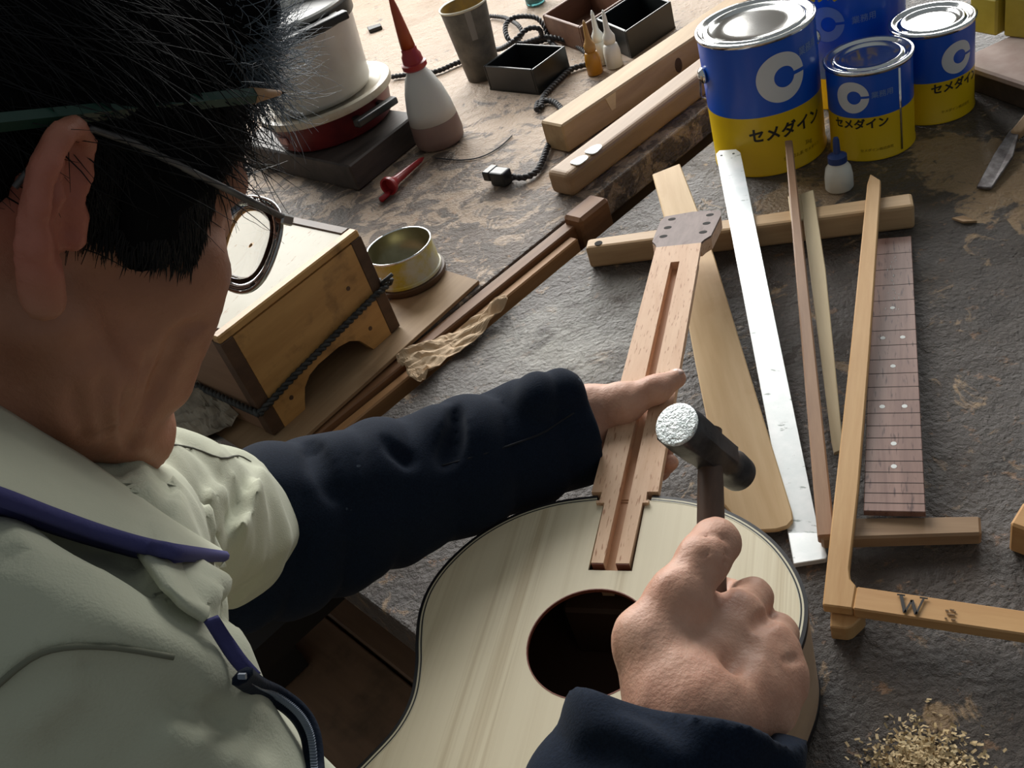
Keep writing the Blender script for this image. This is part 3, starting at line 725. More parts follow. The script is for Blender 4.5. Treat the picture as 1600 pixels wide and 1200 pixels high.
# cord and plug
M_cord = mat('black_cloth_cord', (.022, .022, .024), .6)
cz = .0072
t = thing('power_cord', 'twisted black cord looping across the far bench to a connector', 'cord', P(850, 220))
pts = [P(x, y, z) for x, y, z in ((800, 276, .012), (820, 277, .008), (838, 268, cz), (848, 250, cz), (858, 225, cz), (872, 210, .007), (880, 195, .01), (878, 172, cz), (862, 158, cz), (842, 160, cz), (838, 172, cz))]
bm = nb(); cord(bm, pts, .0034, .019); obj('cord', bm, M_cord, t, True)
pts = [P(x, y, z) for x, y, z in ((845, 168, cz), (850, 150, cz), (870, 128, cz), (893, 108, cz), (925, 95, cz), (900, 70, cz), (880, 62, .012), (850, 58, .02), (815, 68, .012), (795, 62, .03), (790, 40, .045), (805, 27, .05), (835, 27, .045), (850, 40, .03), (858, 62, cz), (870, 75, cz))]
bm = nb(); cord(bm, pts, .0034, .019); obj('cord', bm, M_cord, t, True)
pts = [P(x, y, z) for x, y, z in ((612, 120, cz), (640, 116, cz), (680, 112, cz), (715, 98, cz), (765, 80, cz), (785, 75, .02), (805, 62, .04), (825, 45, .05), (842, 45, .045), (845, 58, .02), (830, 68, cz), (860, 60, cz))]
bm = nb(); cord(bm, pts, .0034, .019); obj('cord', bm, M_cord, t, True)
pts = [P(x, y, z) for x, y, z in ((765, 25, cz), (790, 28, .01), (810, 40, .02), (815, 55, .012), (800, 75, cz))]
bm = nb(); cord(bm, pts, .003, .019); obj('cord', bm, M_cord, t, True)
pd = (P(766, 272, .012)-P(800, 276, .012)).normalized(); pn = Vector((-pd.y, pd.x, 0)); pc = P(783, 277, .012)
bm = nb(); boxw(bm, pc+V3(0, 0, .001), pd*.016, pn*.012, (0, 0, .0125), .003, 2); obj('connector', bm, M_bake, t)
bm = nb(); boxw(bm, pc + pd*.021 + V3(0, 0, .006), pd*.008, pn*.014, (0, 0, .0085), .002); obj('connector_socket', bm, M_bake, t)
# inline switch with a metal tip
ic = P(868, 207, .010); dd_ = (P(880, 190, .01)-P(858, 212, .01)).normalized(); dn_ = Vector((-dd_.y, dd_.x, 0))
bm = nb(); boxw(bm, ic, dd_*.012, dn_*.008, (0, 0, .007), .003, 2); obj('inline_switch', bm, mat('grey_plastic', (.30, .30, .29), .4), t)
bm = nb(); lathe(bm, [(.007, 0), (.007, .012), (.004, .016)], P(856, 205, .010), 14, -dn_); obj('switch_tip', bm, mat('grey_tip', (.45, .45, .44), .3, .4), t, True)
# loose thin wire on the bench
pts = [P(x, y, .002) for x, y in ((680, 247), (720, 250), (752, 245), (780, 230), (800, 212))]
bm = nb(); tube(bm, catmull(pts, 8), .0012, 6); o = obj('thin_wire', bm, M_cord, loc=P(720, 250)); tag(o, 'thin dark wire lying loose right of the large glue bottle', 'wire')
# small black scrap by the beam at the top
slabpx('rubber_scrap', [(573, 42, .01), (594, 36, .01), (596, 40, .01), (576, 47, .01)], .0095, M_bake, loc=P(584, 45)); tag(bpy.data.objects['rubber_scrap'], 'small black scrap lying right of the pot rim', 'scrap')

# ------------------------------------------------------------------ thin board, wooden box and tin
W_tan = wood('thin_board_tan', (.27, .165, .085), (.40, .265, .145), DA+.1, 30, 12, rough=.6, blotch=((.20, .12, .06), 6, .6))
o = slabpx('thin_board', [(690, 420, .0062), (748, 438, .0062), (467, 690, .0062), (330, 760, .0062), (250, 690, .0062)], .0057, W_tan, loc=P(560, 560), bev=.0006)
tag(o, 'thin tan board on the far bench under the wooden box', 'board')
BZ = .0065; BH = .160
bF, bR = Vector((-.307, 1.000, 0)), Vector((-.119, 1.146, 0)); bu = (bR-bF).normalized(); bv = Vector((-bu.y, bu.x, 0)); bw = (bR-bF).length; bd = .34
W_box = wood('box_wood_varnished', (.38, .19, .055), (.60, .34, .12), math.atan2(bu.y, bu.x), 24, 8, rough=.42, spec=.4, blotch=((.10, .045, .018), 11, .57))
W_boxd = wood('box_corner_dark', (.055, .030, .018), (.12, .065, .035), 0, 30, rough=.5)
W_boxs = wood('box_side_brown', (.20, .11, .065), (.32, .19, .115), math.atan2(bv.y, bv.x), 24, rough=.5)
M_panel = spotty('box_top_panel', (.48, .435, .33), (.42, .375, .27), 10, .5, .08)
n = N(M_panel); v = n.coords(); sp_ = n.noise(n.coords((1, 4, 1), .9), 60, 3, .5)
lnk = n.b.inputs['Base Color'].links[0].from_socket
n.color(n.mix(n.ramp(sp_, [(.63, (0, 0, 0)), (.70, (.8, .8, .8))]), lnk, (.30, .17, .07)))
def bp(u, v, z): return bF + bu*u + bv*v + V3(0, 0, z)
t = thing('wooden_box', 'varnished wooden box stool with pale panel top, tied round with black rope', 'box', bp(bw/2, bd/2, BZ))
# front panel with an arched cut-out
def arch_panel(v0, v1, m):
    bm = nb(); prof = [(0.018, BZ), (0.018, BZ+BH-.012), (bw-.018, BZ+BH-.012), (bw-.018, BZ)]
    a0, a1, hh_ = .060, bw-.060, .040
    prof += [(a1+.006, BZ), (a1, BZ+.012), (a1-.008, BZ+.026), (a1-.022, BZ+hh_-.004), (a1-.04, BZ+hh_), (a0+.04, BZ+hh_), (a0+.022, BZ+hh_-.004), (a0+.008, BZ+.026), (a0, BZ+.012), (a0-.006, BZ)]
    f_ = [bp(u, v0, z) for u, z in prof]; b_ = [bp(u, v1, z) for u, z in prof]
    prism(bm, f_, b_); return obj('panel', bm, m, t)
arch_panel(0.0, .014, W_box); arch_panel(bd-.014, bd, W_box)
bm = nb(); prism(bm, [bp(0.001, .019, BZ+BH-.012), bp(.013, .019, BZ+BH-.012), bp(.013, bd-.019, BZ+BH-.012), bp(.001, bd-.019, BZ+BH-.012)], BH-.014); obj('panel', bm, W_boxs, t)
bm = nb(); prism(bm, [bp(bw-.013, .019, BZ+BH-.012), bp(bw-.001, .019, BZ+BH-.012), bp(bw-.001, bd-.019, BZ+BH-.012), bp(bw-.013, bd-.019, BZ+BH-.012)], BH-.014); obj('panel', bm, W_boxs, t)
for (u, v) in ((0, 0), (bw-.0175, 0), (0, bd-.018), (bw-.0175, bd-.018)):
    bm = nb(); prism(bm, [bp(u-.001, v-.001, BZ+BH-.010), bp(u+.0175, v-.001, BZ+BH-.010), bp(u+.0175, v+.018, BZ+BH-.010), bp(u-.001, v+.018, BZ+BH-.010)], BH-.011, .001); obj('corner_post', bm, W_boxd, t)
zt = BZ+BH
fw_ = .016
for a, b, m_ in (((0, 0), (bw, fw_), W_box), ((0, bd-fw_), (bw, bd), W_boxd), ((0, fw_), (fw_, bd-fw_), W_boxd), ((bw-fw_, fw_), (bw, bd-fw_), W_boxd)):
    bm = nb(); prism(bm, [bp(a[0], a[1], zt), bp(b[0], a[1], zt), bp(b[0], b[1], zt), bp(a[0], b[1], zt)], .011, .002); obj('top_frame', bm, m_, t)
bm = nb(); prism(bm, [bp(fw_, fw_, zt-.002), bp(bw-fw_, fw_, zt-.002), bp(bw-fw_, bd-fw_, zt-.002), bp(fw_, bd-fw_, zt-.002)], .008); obj('top_panel', bm, M_panel, t)
o_ = .005; zr = BZ+.050
loop = [bp(-o_, -o_, zr-.006), bp(bw*.25, -o_-.001, zr+.004), bp(bw*.6, -o_-.001, zr+.012), bp(bw+o_, -o_, zr+.020), bp(bw+o_, bd*.5, zr+.018), bp(bw+o_, bd+o_, zr+.01), bp(bw*.5, bd+o_, zr), bp(-o_, bd+o_, zr), bp(-o_, bd*.5, zr-.004)]
def polyl(pts, k=5):
    out = []
    for a, b in zip(pts, pts[1:]): out += [a.lerp(b, i/k) for i in range(k)]
    return out + [pts[-1]]
M_rope = spotty('rope_black', (.018, .018, .017), (.05, .05, .046), 120, .6, .3)
bm = nb(); cord(bm, polyl(loop+[loop[0]]), .0029, .018, sub=2); obj('rope', bm, M_rope, t, True)
q = bp(bw+o_, -o_, zr+.022)
bm = nb(); tube(bm, [q + V3(-.008, 0, 0), q+V3(0, -.006, .008), q+V3(.008, 0, .002), q+V3(.004, .006, -.006), q+V3(-.006, .004, -.004), q+V3(-.004, -.006, .006), q+V3(.012, -.004, .012)], .0030, 6); obj('rope_knot', bm, M_rope, t, True)
for (u, z) in ((.045, BZ+.028), (bw-.045, BZ+.030), (bw-.05, BZ+.1)):
    bm = nb(); lathe(bm, [(.0035, -.001), (.003, .0006)], bp(u, -.0002, z), 10, -bv); obj('nail_head', bm, W_boxd, t)

# cut-down tin with brush marks
tc = Vector((-.0872, 1.266, 0)); tz = BZ+.008
M_tiny = spotty('tin_yellow_scratched', (.52, .42, .05), (.55, .53, .42), 22, .4, .1, lo=.42, hi=.6); M_tini = spotty('tin_inside_stained', (.22, .20, .11), (.33, .31, .20), 10, .28, .05, metal=.5)
t = thing('low_tin', 'low cut-down tin with scratched yellow side beside the wooden box', 'tin', (tc.x, tc.y, BZ))
bm = nb(); lathe(bm, [(.0535, BZ), (.056, BZ+.003), (.056, tz+.002), (.0525, tz+.003)], tc, 48); obj('base', bm, W_boxd, t, True, angle=40)
bm = nb(); lathe(bm, [(.0505, tz+.003), (.0525, tz+.004), (.0525, tz+.008), (.0505, tz+.009), (.0500, tz+.048)], tc, 48, cap1=False); obj('side', bm, M_tiny, t, True, angle=40)
bm = nb(); lathe(bm, [(.0502, tz+.047), (.0512, tz+.049), (.0500, tz+.0505), (.0488, tz+.049)], tc, 48, cap0=False, cap1=False); obj('rim', bm, M_tin, t, True)
bm = nb(); lathe(bm, [(.0487, tz+.049), (.0487, tz+.008), (.001, tz+.0075)], tc, 48, cap0=False); obj('inside', bm, M_tini, t, True)

# crumpled brown paper sticking out of the gap, and the dark rag left of the box
def crumple(name, label, cat, outline_pts, mt, amp, seed, nu=26, nv=12, lift=None, thick=.001):
    """outline_pts: two polylines (lists of 3-D points) bounding a sheet"""
    A, B = catmull(outline_pts[0], 10), catmull(outline_pts[1], 10)
    rs = lambda C_, n_: [C_[min(int(i*(len(C_)-1)/(n_-1)), len(C_)-1)] for i in range(n_)]
    A, B = rs(A, nu), rs(B, nu); v, f = [], []
    for i in range(nu):
        for j in range(nv):
            t_ = j/(nv-1); q = A[i].lerp(B[i], t_)
            h = abs(mnoise.noise(Vector((q.x*22, q.y*60, 0)) + Vector((seed, 0, 0))))*1.9 + .5*abs(mnoise.noise(q*85 + Vector((0, seed, 0))))
            h = h*amp + (lift*math.sin(math.pi*t_) if lift else 0)
            side = mnoise.noise(q*55 + Vector((0, 0, seed)))*amp*.6
            v.append(q + Vector((side, side*.6, h)))
    for i in range(nu-1):
        for j in range(nv-1): a = i*nv+j; f.append((a, a+1, a+nv+1, a+nv))
    o = obj(name, (v, f), mt, loc=outline_pts[0][0]); m_ = o.modifiers.new('s', 'SOLIDIFY'); m_.thickness = thick
    tag(o, label, cat); return o
M_kraft = spotty('kraft_paper', (.46, .31, .18), (.55, .40, .25), 14, .7, .2)
crumple('crumpled_paper', 'crumpled brown kraft paper sticking out of the gap between the benches', 'paper',
        ([P(622, 562, .0), P(640, 550, .006), P(690, 528, .004), P(725, 512, .006), P(790, 462, .004)], [P(640, 588, .004), P(660, 598, .008), P(700, 562, .002), P(735, 540, .006), P(798, 476, .004)]), M_kraft, .010, 3.1, 44, 18)
M_rag = spotty('newsprint_rag', (.13, .11, .08), (.34, .29, .22), 22, .75, .2)
crumple('folded_rag', 'dark wrinkled bundle of newsprint left of the wooden box', 'rag',
        ([P(248, 665, .012), P(270, 625, .02), P(290, 590, .03), P(310, 580, .03)], [P(255, 692, .008), P(300, 690, .01), P(345, 680, .012), P(375, 655, .015)]), M_rag, .012, 8.2, 30, 20, lift=.02)
M_kn = mat('bright_steel', (.7, .72, .72), .25, 1.0)
o = slabpx('steel_ruler', [(225, 620, .012), (232, 612, .012), (430, 735, .012), (424, 743, .012)], .0015, M_kn, loc=P(330, 680), bev=0); tag(o, 'narrow bright steel strip lying under the newsprint bundle', 'ruler')
# sawdust heap at the lower right
M_saw = spotty('sawdust', (.52, .38, .20), (.66, .52, .30), 90, .8, .3)
random.seed(11); v, f = [], []; c = P(1440, 1205)
for i in range(2600):
    r = abs(random.gauss(0, .017)); a = random.uniform(0, 2*math.pi)
    q = c + V3(r*math.cos(a)*1.25, r*math.sin(a), max(.014*(1-r/.06), 0)*random.random()+.0006)
    s_ = random.uniform(.0008, .0024); u = Vector((random.gauss(0, 1), random.gauss(0, 1), random.gauss(0, .5))).normalized()*s_; w_ = u.cross(Vector((random.gauss(0, .4), random.gauss(0, .4), 1))).normalized()*s_*.45
    k = len(v); v += [q-u-w_, q+u-w_, q+u+w_, q-u+w_]; f.append((k, k+1, k+2, k+3))
o = obj('sawdust_heap', (v, f), M_saw, loc=c); tag(o, 'small heap of pale sawdust at the bottom right of the bench', 'sawdust', kind='stuff')
# ================================================================== guitar
GZ = .110; ev = Vector((.456377, .889787, 0)); eu = Vector((.889787, -.456377, 0)); GJ = Vector((.05899, .58668, 0))
def G(u, v, z=GZ): return GJ + eu*u + ev*v + Vector((0, 0, z))
gang = math.atan2(ev.y, ev.x)
half = [(0, 0), (.030, -.002), (.064, -.0085), (.097, -.0235), (.125, -.047), (.144, -.0755), (.1535, -.104), (.1535, -.131), (.147, -.157), (.139, -.181), (.134, -.208), (.138, -.233), (.151, -.258), (.169, -.288), (.184, -.325), (.190, -.365), (.186, -.405), (.170, -.442), (.140, -.470), (.095, -.487), (.045, -.493), (0, -.494)]
hc_ = catmull([Vector((u, v, 0)) for u, v in half], 6)
OUT = [(q.x, q.y) for q in hc_] + [(-q.x, q.y) for q in hc_[-2:0:-1]]
W_spruce = mat('spruce_top', (.72, .64, .47), .5, 0, .4); n = N(W_spruce)
vv = n.coords((.012, 1, 1), gang)
g1 = n.noise(vv, 260, 3, .55); g2 = n.noise(vv, 24, 3, .5)
n.color(n.mix(n.math('MULTIPLY', n.ramp(g1, [(.42, (0, 0, 0)), (.66, (1, 1, 1))]), n.ramp(g2, [(.45, (.08,)*3), (.62, (.75,)*3)])), (.74, .655, .475), (.46, .35, .20)))
n.bump(g1, .03, .0005)
W_side = wood('maple_side', (.46, .30, .19), (.60, .42, .28), gang, 14, 6, rough=.35, spec=.5)
M_bindb = mat('binding_black', (.012, .011, .014), .35); M_bindw = mat('binding_cream', (.62, .57, .42), .4)
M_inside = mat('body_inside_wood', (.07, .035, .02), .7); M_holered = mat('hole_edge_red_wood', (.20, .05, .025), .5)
HC = (-.003, -.150); HR = .049
gt = thing('acoustic_guitar', 'unfinished acoustic guitar body with pale spruce top and black binding', 'guitar', G(0, -.2, 0))
def offset(out, d):
    n_ = len(out); r = []
    for i in range(n_):
        a, b = Vector((*out[i-1], 0)), Vector((*out[(i+1) % n_], 0)); t_ = (b-a).normalized(); nrm = Vector((t_.y, -t_.x, 0))
        r.append((out[i][0]-nrm.x*d*SGN, out[i][1]-nrm.y*d*SGN))
    return r
ar = sum(OUT[i-1][0]*OUT[i][1]-OUT[i][0]*OUT[i-1][1] for i in range(len(OUT)))
SGN = 1 if ar > 0 else -1
def ring(outer, inner, zo, zi, name, m_, par, z_b=None):
    """flat or sloping ring between two outlines, given a thickness"""
    n_ = len(outer); bm = nb(); zb = (z_b if z_b is not None else zo-.003)
    a = [bm.verts.new(G(*q, zo)) for q in outer]; b = [bm.verts.new(G(*q, zi)) for q in inner]
    c = [bm.verts.new(G(*q, zb)) for q in outer]; d = [bm.verts.new(G(*q, zb)) for q in inner]
    for i in range(n_):
        j = (i+1) % n_
        bm.faces.new((a[i], a[j], b[j], b[i])); bm.faces.new((c[i], c[j], a[j], a[i])); bm.faces.new((b[i], b[j], d[j], d[i])); bm.faces.new((d[i], d[j], c[j], c[i]))
    return obj(name, bm, m_, par)
o0 = OUT; o1 = offset(OUT, .0028); o2 = offset(OUT, .0042); o3 = offset(OUT, .0054); o4 = offset(OUT, .0062)
# neck slot cut out of the top (T-shaped: tenon with ears)
slot = [(-.0205, .01), (-.0205, -.0015), (-.0195, -.0125), (-.0165, -.0135), (-.0165, -.0805), (.0185, -.0805), (.0185, -.0135), (.0205, -.0125), (.0205, -.0015), (.0205, .01)]
def in_slot(u, v): return (-.0165 < u < .0185 and -.0805 < v) or (-.0205 < u < .0205 and v > -.0130)
# top plate: outline minus slot, with the sound hole
bm = nb(); i0 = None
pts = [q for q in o4 if not in_slot(*q)]
# order so that the polygon starts right of the slot
start = max(range(len(pts)), key=lambda i: pts[i][1] + (10 if pts[i][0] > .0205 else 0) - abs(pts[i][0])*5 if pts[i][0] > .0205 else -99)
pts = pts[start:] + pts[:start]
if pts[1][0] < 0 or pts[1][0] < pts[0][0]: pts = [pts[0]] + pts[1:][::-1]
edge_v = -.0055
poly = pts + [(-.0205, edge_v), (-.0205, -.0130), (-.0172, -.0130), (-.0172, -.0825), (.0192, -.0825), (.0192, -.0130), (.0205, -.0130), (.0205, edge_v)]
nh = 64; hole = [(HC[0]+HR*math.cos(2*math.pi*k/nh), HC[1]+HR*math.sin(2*math.pi*k/nh)) for k in range(nh)]
cu = bpy.data.curves.new('c', 'CURVE'); cu.dimensions = '2D'; cu.fill_mode = 'BOTH'; cu.extrude = .0013
for L_ in (poly, hole):
    sp = cu.splines.new('POLY'); sp.points.add(len(L_)-1); sp.use_cyclic_u = True
    for q, p_ in zip(L_, sp.points): w_ = G(*q, 0); p_.co = (w_.x, w_.y, 0, 1)
to = bpy.data.objects.new('t', cu); COL.objects.link(to); bpy.context.view_layer.update()
me = bpy.data.meshes.new_from_object(to.evaluated_get(bpy.context.evaluated_depsgraph_get()))
tv = [(q.co.x, q.co.y, q.co.z+GZ-.0013) for q in me.vertices]; tf = [tuple(p_.vertices) for p_ in me.polygons]
bpy.data.objects.remove(to); bpy.data.curves.remove(cu); bpy.data.meshes.remove(me)
obj('top_plate', (tv, tf), W_spruce, gt)
def open_ring(a, b, nm, m_, z1, z0):
    n_ = len(a); bm = nb()
    ok = [not (abs(q[0]) < .0205 and q[1] > -.02) for q in a]
    VA = [bm.verts.new(G(*q, z1)) for q in a]; VB = [bm.verts.new(G(*q, z1)) for q in b]; VC = [bm.verts.new(G(*q, z0)) for q in a]; VD = [bm.verts.new(G(*q, z0)) for q in b]
    for i in range(n_):
        j = (i+1) % n_
        if ok[i] and ok[j]:
            bm.faces.new((VA[i], VA[j], VB[j], VB[i])); bm.faces.new((VC[i], VC[j], VA[j], VA[i])); bm.faces.new((VB[i], VB[j], VD[j], VD[i]))
    loose = [v_ for v_ in bm.verts if not v_.link_faces]
    for v_ in loose: bm.verts.remove(v_)
    return obj(nm, bm, m_, gt)
open_ring(o0, o1, 'outer_binding', M_bindb, GZ+.0002, GZ-.006)
open_ring(o1, o2, 'cream_binding', M_bindw, GZ+.0002, GZ-.003)
open_ring(o2, o3, 'purfling_line', M_bindb, GZ+.0002, GZ-.003)
open_ring(o3, o4, 'inner_binding', M_bindw, GZ+.0002, GZ-.003)
os_ = offset(OUT, .0006); osi = offset(OUT, .0035)
bm = nb(); n_ = len(OUT); zs = [GZ-.006, GZ-.05, .007]
R1 = [[bm.verts.new(G(*q, z)) for q in os_] for z in zs]; R2 = [[bm.verts.new(G(*q, z)) for q in osi] for z in zs]
for k in range(2):
    for i in range(n_):
        j = (i+1) % n_
        bm.faces.new((R1[k][i], R1[k][j], R1[k+1][j], R1[k+1][i])); bm.faces.new((R2[k][i], R2[k+1][i], R2[k+1][j], R2[k][j]))
obj('side', bm, W_side, gt, True)
ring(OUT, offset(OUT, .004), .007, .007, 'back_binding', M_bindb, gt, .0008)
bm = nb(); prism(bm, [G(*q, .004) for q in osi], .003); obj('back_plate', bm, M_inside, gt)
# sound-hole edge, neck block and brace seen inside
bm = nb(); q = G(*HC, 0); lathe(bm, [(HR+.0003, GZ-.0032), (HR+.0003, GZ+.0002), (HR-.0006, GZ+.0002), (HR-.0006, GZ-.0032)], q, 64, cap0=False, cap1=False); obj('hole_edge', bm, M_holered, gt, True, angle=30)
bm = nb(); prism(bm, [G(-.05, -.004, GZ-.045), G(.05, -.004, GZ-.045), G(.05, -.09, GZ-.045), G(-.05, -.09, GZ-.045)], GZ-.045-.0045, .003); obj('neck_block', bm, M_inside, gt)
bm = nb(); prism(bm, [G(-.12, -.205, .016), G(.12, -.205, .016), G(.12, -.217, .016), G(-.12, -.217, .016)], .0115, .002); obj('brace', bm, W_bar, gt)

# ------------------------------------------------------------------ neck
W_mah = wood('mahogany_neck', (.58, .34, .20), (.76, .52, .35), gang, 60, 9, rough=.55, spec=.3, specks=((.40, .19, .10), 520))
W_hs = wood('headplate_rosewood', (.15, .105, .095), (.235, .175, .16), gang, 60, 18, rough=.6, specks=((.14, .09, .08), 120))
M_mred = mat('mahogany_end_grain', (.20, .055, .03), .6)
nk = thing('guitar_neck', 'mahogany guitar neck with truss slot and six-hole headstock being set into the body', 'neck', G(0, .2, 0))
NT = GZ+.0032                       # level of the gluing face
NV = .384                           # nut position
s0, s1 = -.0045, .0055              # truss slot edges
def nw(v):                          # half width
    return .0295 - (.0295-.0262)*max(0, min(1, v/NV))
sv0, sv1 = -.080, .350
def bar(u0a, u1a, va, u0b, u1b, vb, zt_, zb_, bm): prism(bm, [G(u0a, va, zt_), G(u1a, va, zt_), G(u1b, vb, zt_), G(u0b, vb, zt_)], zt_-zb_)
bm = nb()
# shaft halves either side of the slot: rounded back built from strips
def half_shaft(sgn):
    prof_v = [0.0, .10, .20, .30, sv1]
    rows = []
    for v in prof_v:
        w = nw(v)*1.0; th_ = .024 - .006*v/NV
        sl = s1 if sgn > 0 else -s0
        pr = [(sl, NT), (w, NT), (w, NT-.006), (w*.96, NT-.012), (w*.8, NT-th_*.78), (w*.5, NT-th_*.96), (sl, NT-th_)]
        rows.append([bm.verts.new(G(u*sgn, v, z)) for u, z in pr])
    for a, b in zip(rows, rows[1:]):
        m_ = len(a)
        for k in range(m_): bm.faces.new((a[k], a[(k+1) % m_], b[(k+1) % m_], b[k]))
    bm.faces.new(rows[0]); bm.faces.new(rows[-1][::-1])
half_shaft(1); half_shaft(-1)
# solid end towards the nut
w = nw(.37); rows = []
for v in (sv1, NV):
    w = nw(v); pr = [(-w, NT), (w, NT), (w, NT-.006), (w*.8, NT-.014), (w*.4, NT-.018), (-w*.4, NT-.018), (-w*.8, NT-.014), (-w, NT-.006)]
    rows.append([bm.verts.new(G(u, v, z)) for u, z in pr])
for k in range(8): bm.faces.new((rows[0][k], rows[0][(k+1) % 8], rows[1][(k+1) % 8], rows[1][k]))
bm.faces.new(rows[0]); bm.faces.new(rows[1][::-1])
# ears and tenon inside the body slot
for sgn, sl in ((1, s1), (-1, -s0)):
    bar(sl*sgn, .0200*sgn, .0, sl*sgn, .0205*sgn, -.0125, NT, GZ-.04, bm)
    bar(sl*sgn, (.0178 if sgn > 0 else .0155)*sgn, -.0125, sl*sgn, (.0168 if sgn > 0 else .0148)*sgn, -.0775, NT, GZ-.04, bm)
    bar(.0200*sgn, .0232*sgn, -.0100, .0200*sgn, .0228*sgn, -.0128, NT+.0004, NT-.0028, bm)
obj('shaft', bm, W_mah, nk)
# heel under the body end
bm = nb(); prism(bm, [G(-.028, .0015, NT-.0205), G(.028, .0015, NT-.0205), G(.014, .05, NT-.024), G(-.014, .05, NT-.024)], [G(-.022, .0015, .03), G(.022, .0015, .03), G(.008, .022, .03), G(-.008, .022, .03)]); obj('heel', bm, W_mah, nk)
# slot floor
W_slotf = wood('slot_floor', (.46, .24, .13), (.60, .35, .20), gang, 60, 9)
bm = nb(); prism(bm, [G(s0, -.080, NT-.010), G(s1, -.080, NT-.010), G(s1, sv1, NT-.010), G(s0, sv1, NT-.010)], .008); obj('slot_floor', bm, W_slotf, nk)
bm = nb()
for a, b in ((s1+.0003, .0166), (-.0146, s0-.0003)):
    prism(bm, [G(a, -.0777, NT-.0004), G(b, -.0777, NT-.0004), G(b, -.0785, NT-.0004), G(a, -.0785, NT-.0004)], .03)
obj('tenon_end', bm, M_mred, nk)
# headstock, leaning back 13 degrees
ha = math.radians(13)
def H(u, w_, dz=0.0): return G(u, NV + w_*math.cos(ha), NT - w_*math.sin(ha)) + dz*(ev*math.sin(ha) + Vector((0, 0, math.cos(ha))))
hs = [(-.0255, 0), (-.0285, .010), (-.0345, .022), (-.0375, .092), (-.0345, .112), (0, .119), (.0345, .112), (.0375, .092), (.0345, .022), (.0285, .010), (.0255, 0)]
bm = nb(); prism(bm, [H(u, w_) for u, w_ in hs], [H(u, w_, -.0025) for u, w_ in hs]); obj('headplate', bm, W_hs, nk)
bm = nb(); prism(bm, [H(u, w_, -.0026) for u, w_ in hs], [H(u, w_, -.0165) for u, w_ in hs]); obj('headstock', bm, W_mah, nk)
for sgn in (-1, 1):
    for k in range(3):
        c_ = H(sgn*.0235, .036+.031*k, 0); axh = (H(0, 0, 1)-H(0, 0, 0)).normalized()
        bm = nb(); lathe(bm, [(.0048, -.001), (.0048, .0003)], c_, 16, axh); obj('tuner_hole', bm, W_bar_hole, nk)

# ------------------------------------------------------------------ hammer
hF, hB = Cz(1058, 664, .575), Cz(1156, 742, .645)
hax = (hF-hB).normalized(); hL = (hF-hB).length
h_end = Cz(1104, 880, .572)
hmid = hB.lerp(hF, .50); hdir = (h_end - hmid); hdir = (hdir - hax*hdir.dot(hax)*.75).normalized()
M_hm = spotty('hammer_steel_dark', (.055, .055, .06), (.11, .11, .115), 50, .38, .15, metal=.7); M_hf = spotty('hammer_face_worn', (.78, .82, .82), (.55, .60, .60), 160, .34, .9, metal=.8, dist=.004)
M_hh = wood('handle_dark_wood', (.065, .04, .03), (.14, .085, .06), 1.2, 40, rough=.4)
hm_ = thing('hammer', 'small steel hammer with bright worn face raised in the right hand', 'hammer', hmid)
up_ = -hdir; sd = hax.cross(up_).normalized()
bm = nb(); rings = []
def hring(t_, r, sq):
    c_ = hB + hax*(hL*t_); out = []
    for k in range(32):
        a = 2*math.pi*k/32; ca_, sa_ = math.cos(a), math.sin(a)
        if sq: rr = r*min(1.0/max(abs(math.cos(((a+math.pi/8) % (math.pi/4))-math.pi/8)), .1), 1.3)*.97
        else: rr = r
        out.append(bm.verts.new(c_ + (sd*ca_ + up_*sa_)*rr))
    return out
spec_ = [(0, .0105, 0), (.03, .0125, 0), (.16, .0130, 0), (.20, .0115, 0), (.30, .0115, 0), (.36, .0138, 1), (.66, .0138, 1), (.72, .0145, 1), (.97, .0150, 1), (1.0, .0140, 0)]
rings = [hring(*s) for s in spec_]
for a, b in zip(rings, rings[1:]):
    for k in range(32): bm.faces.new((a[k], a[(k+1) % 32], b[(k+1) % 32], b[k]))
bm.faces.new(rings[0]); bm.faces.new(rings[-1])
obj('head', bm, M_hm, hm_, True, angle=30)
bm = nb(); lathe(bm, [(.0139, 0), (.0139, .0006), (.012, .0012), (.0001, .0018)], hF + hax*.0002, 32, hax, cap0=True); obj('striking_face', bm, M_hf, hm_, True)
bm = nb(); HL_ = .235; rr = []
cs = hmid + up_*.0150
hand_pts = [(0, .0085, .0075), (.012, .0088, .0075), (.03, .0092, .0078), (.07, .0098, .0085), (.12, .0105, .0092), (.19, .0115, .0100), (HL_, .0115, .0100)]
for (l_, a_, b_) in hand_pts:
    c_ = cs + hdir*l_; rr.append([bm.verts.new(c_ + hax*(a_*math.cos(2*math.pi*k/20)) + sd*(b_*math.sin(2*math.pi*k/20))) for k in range(20)])
for a, b in zip(rr, rr[1:]):
    for k in range(20): bm.faces.new((a[k], a[(k+1) % 20], b[(k+1) % 20], b[k]))
bm.faces.new(rr[0]); bm.faces.new(rr[-1]); obj('handle', bm, M_hh, hm_, True, angle=50)
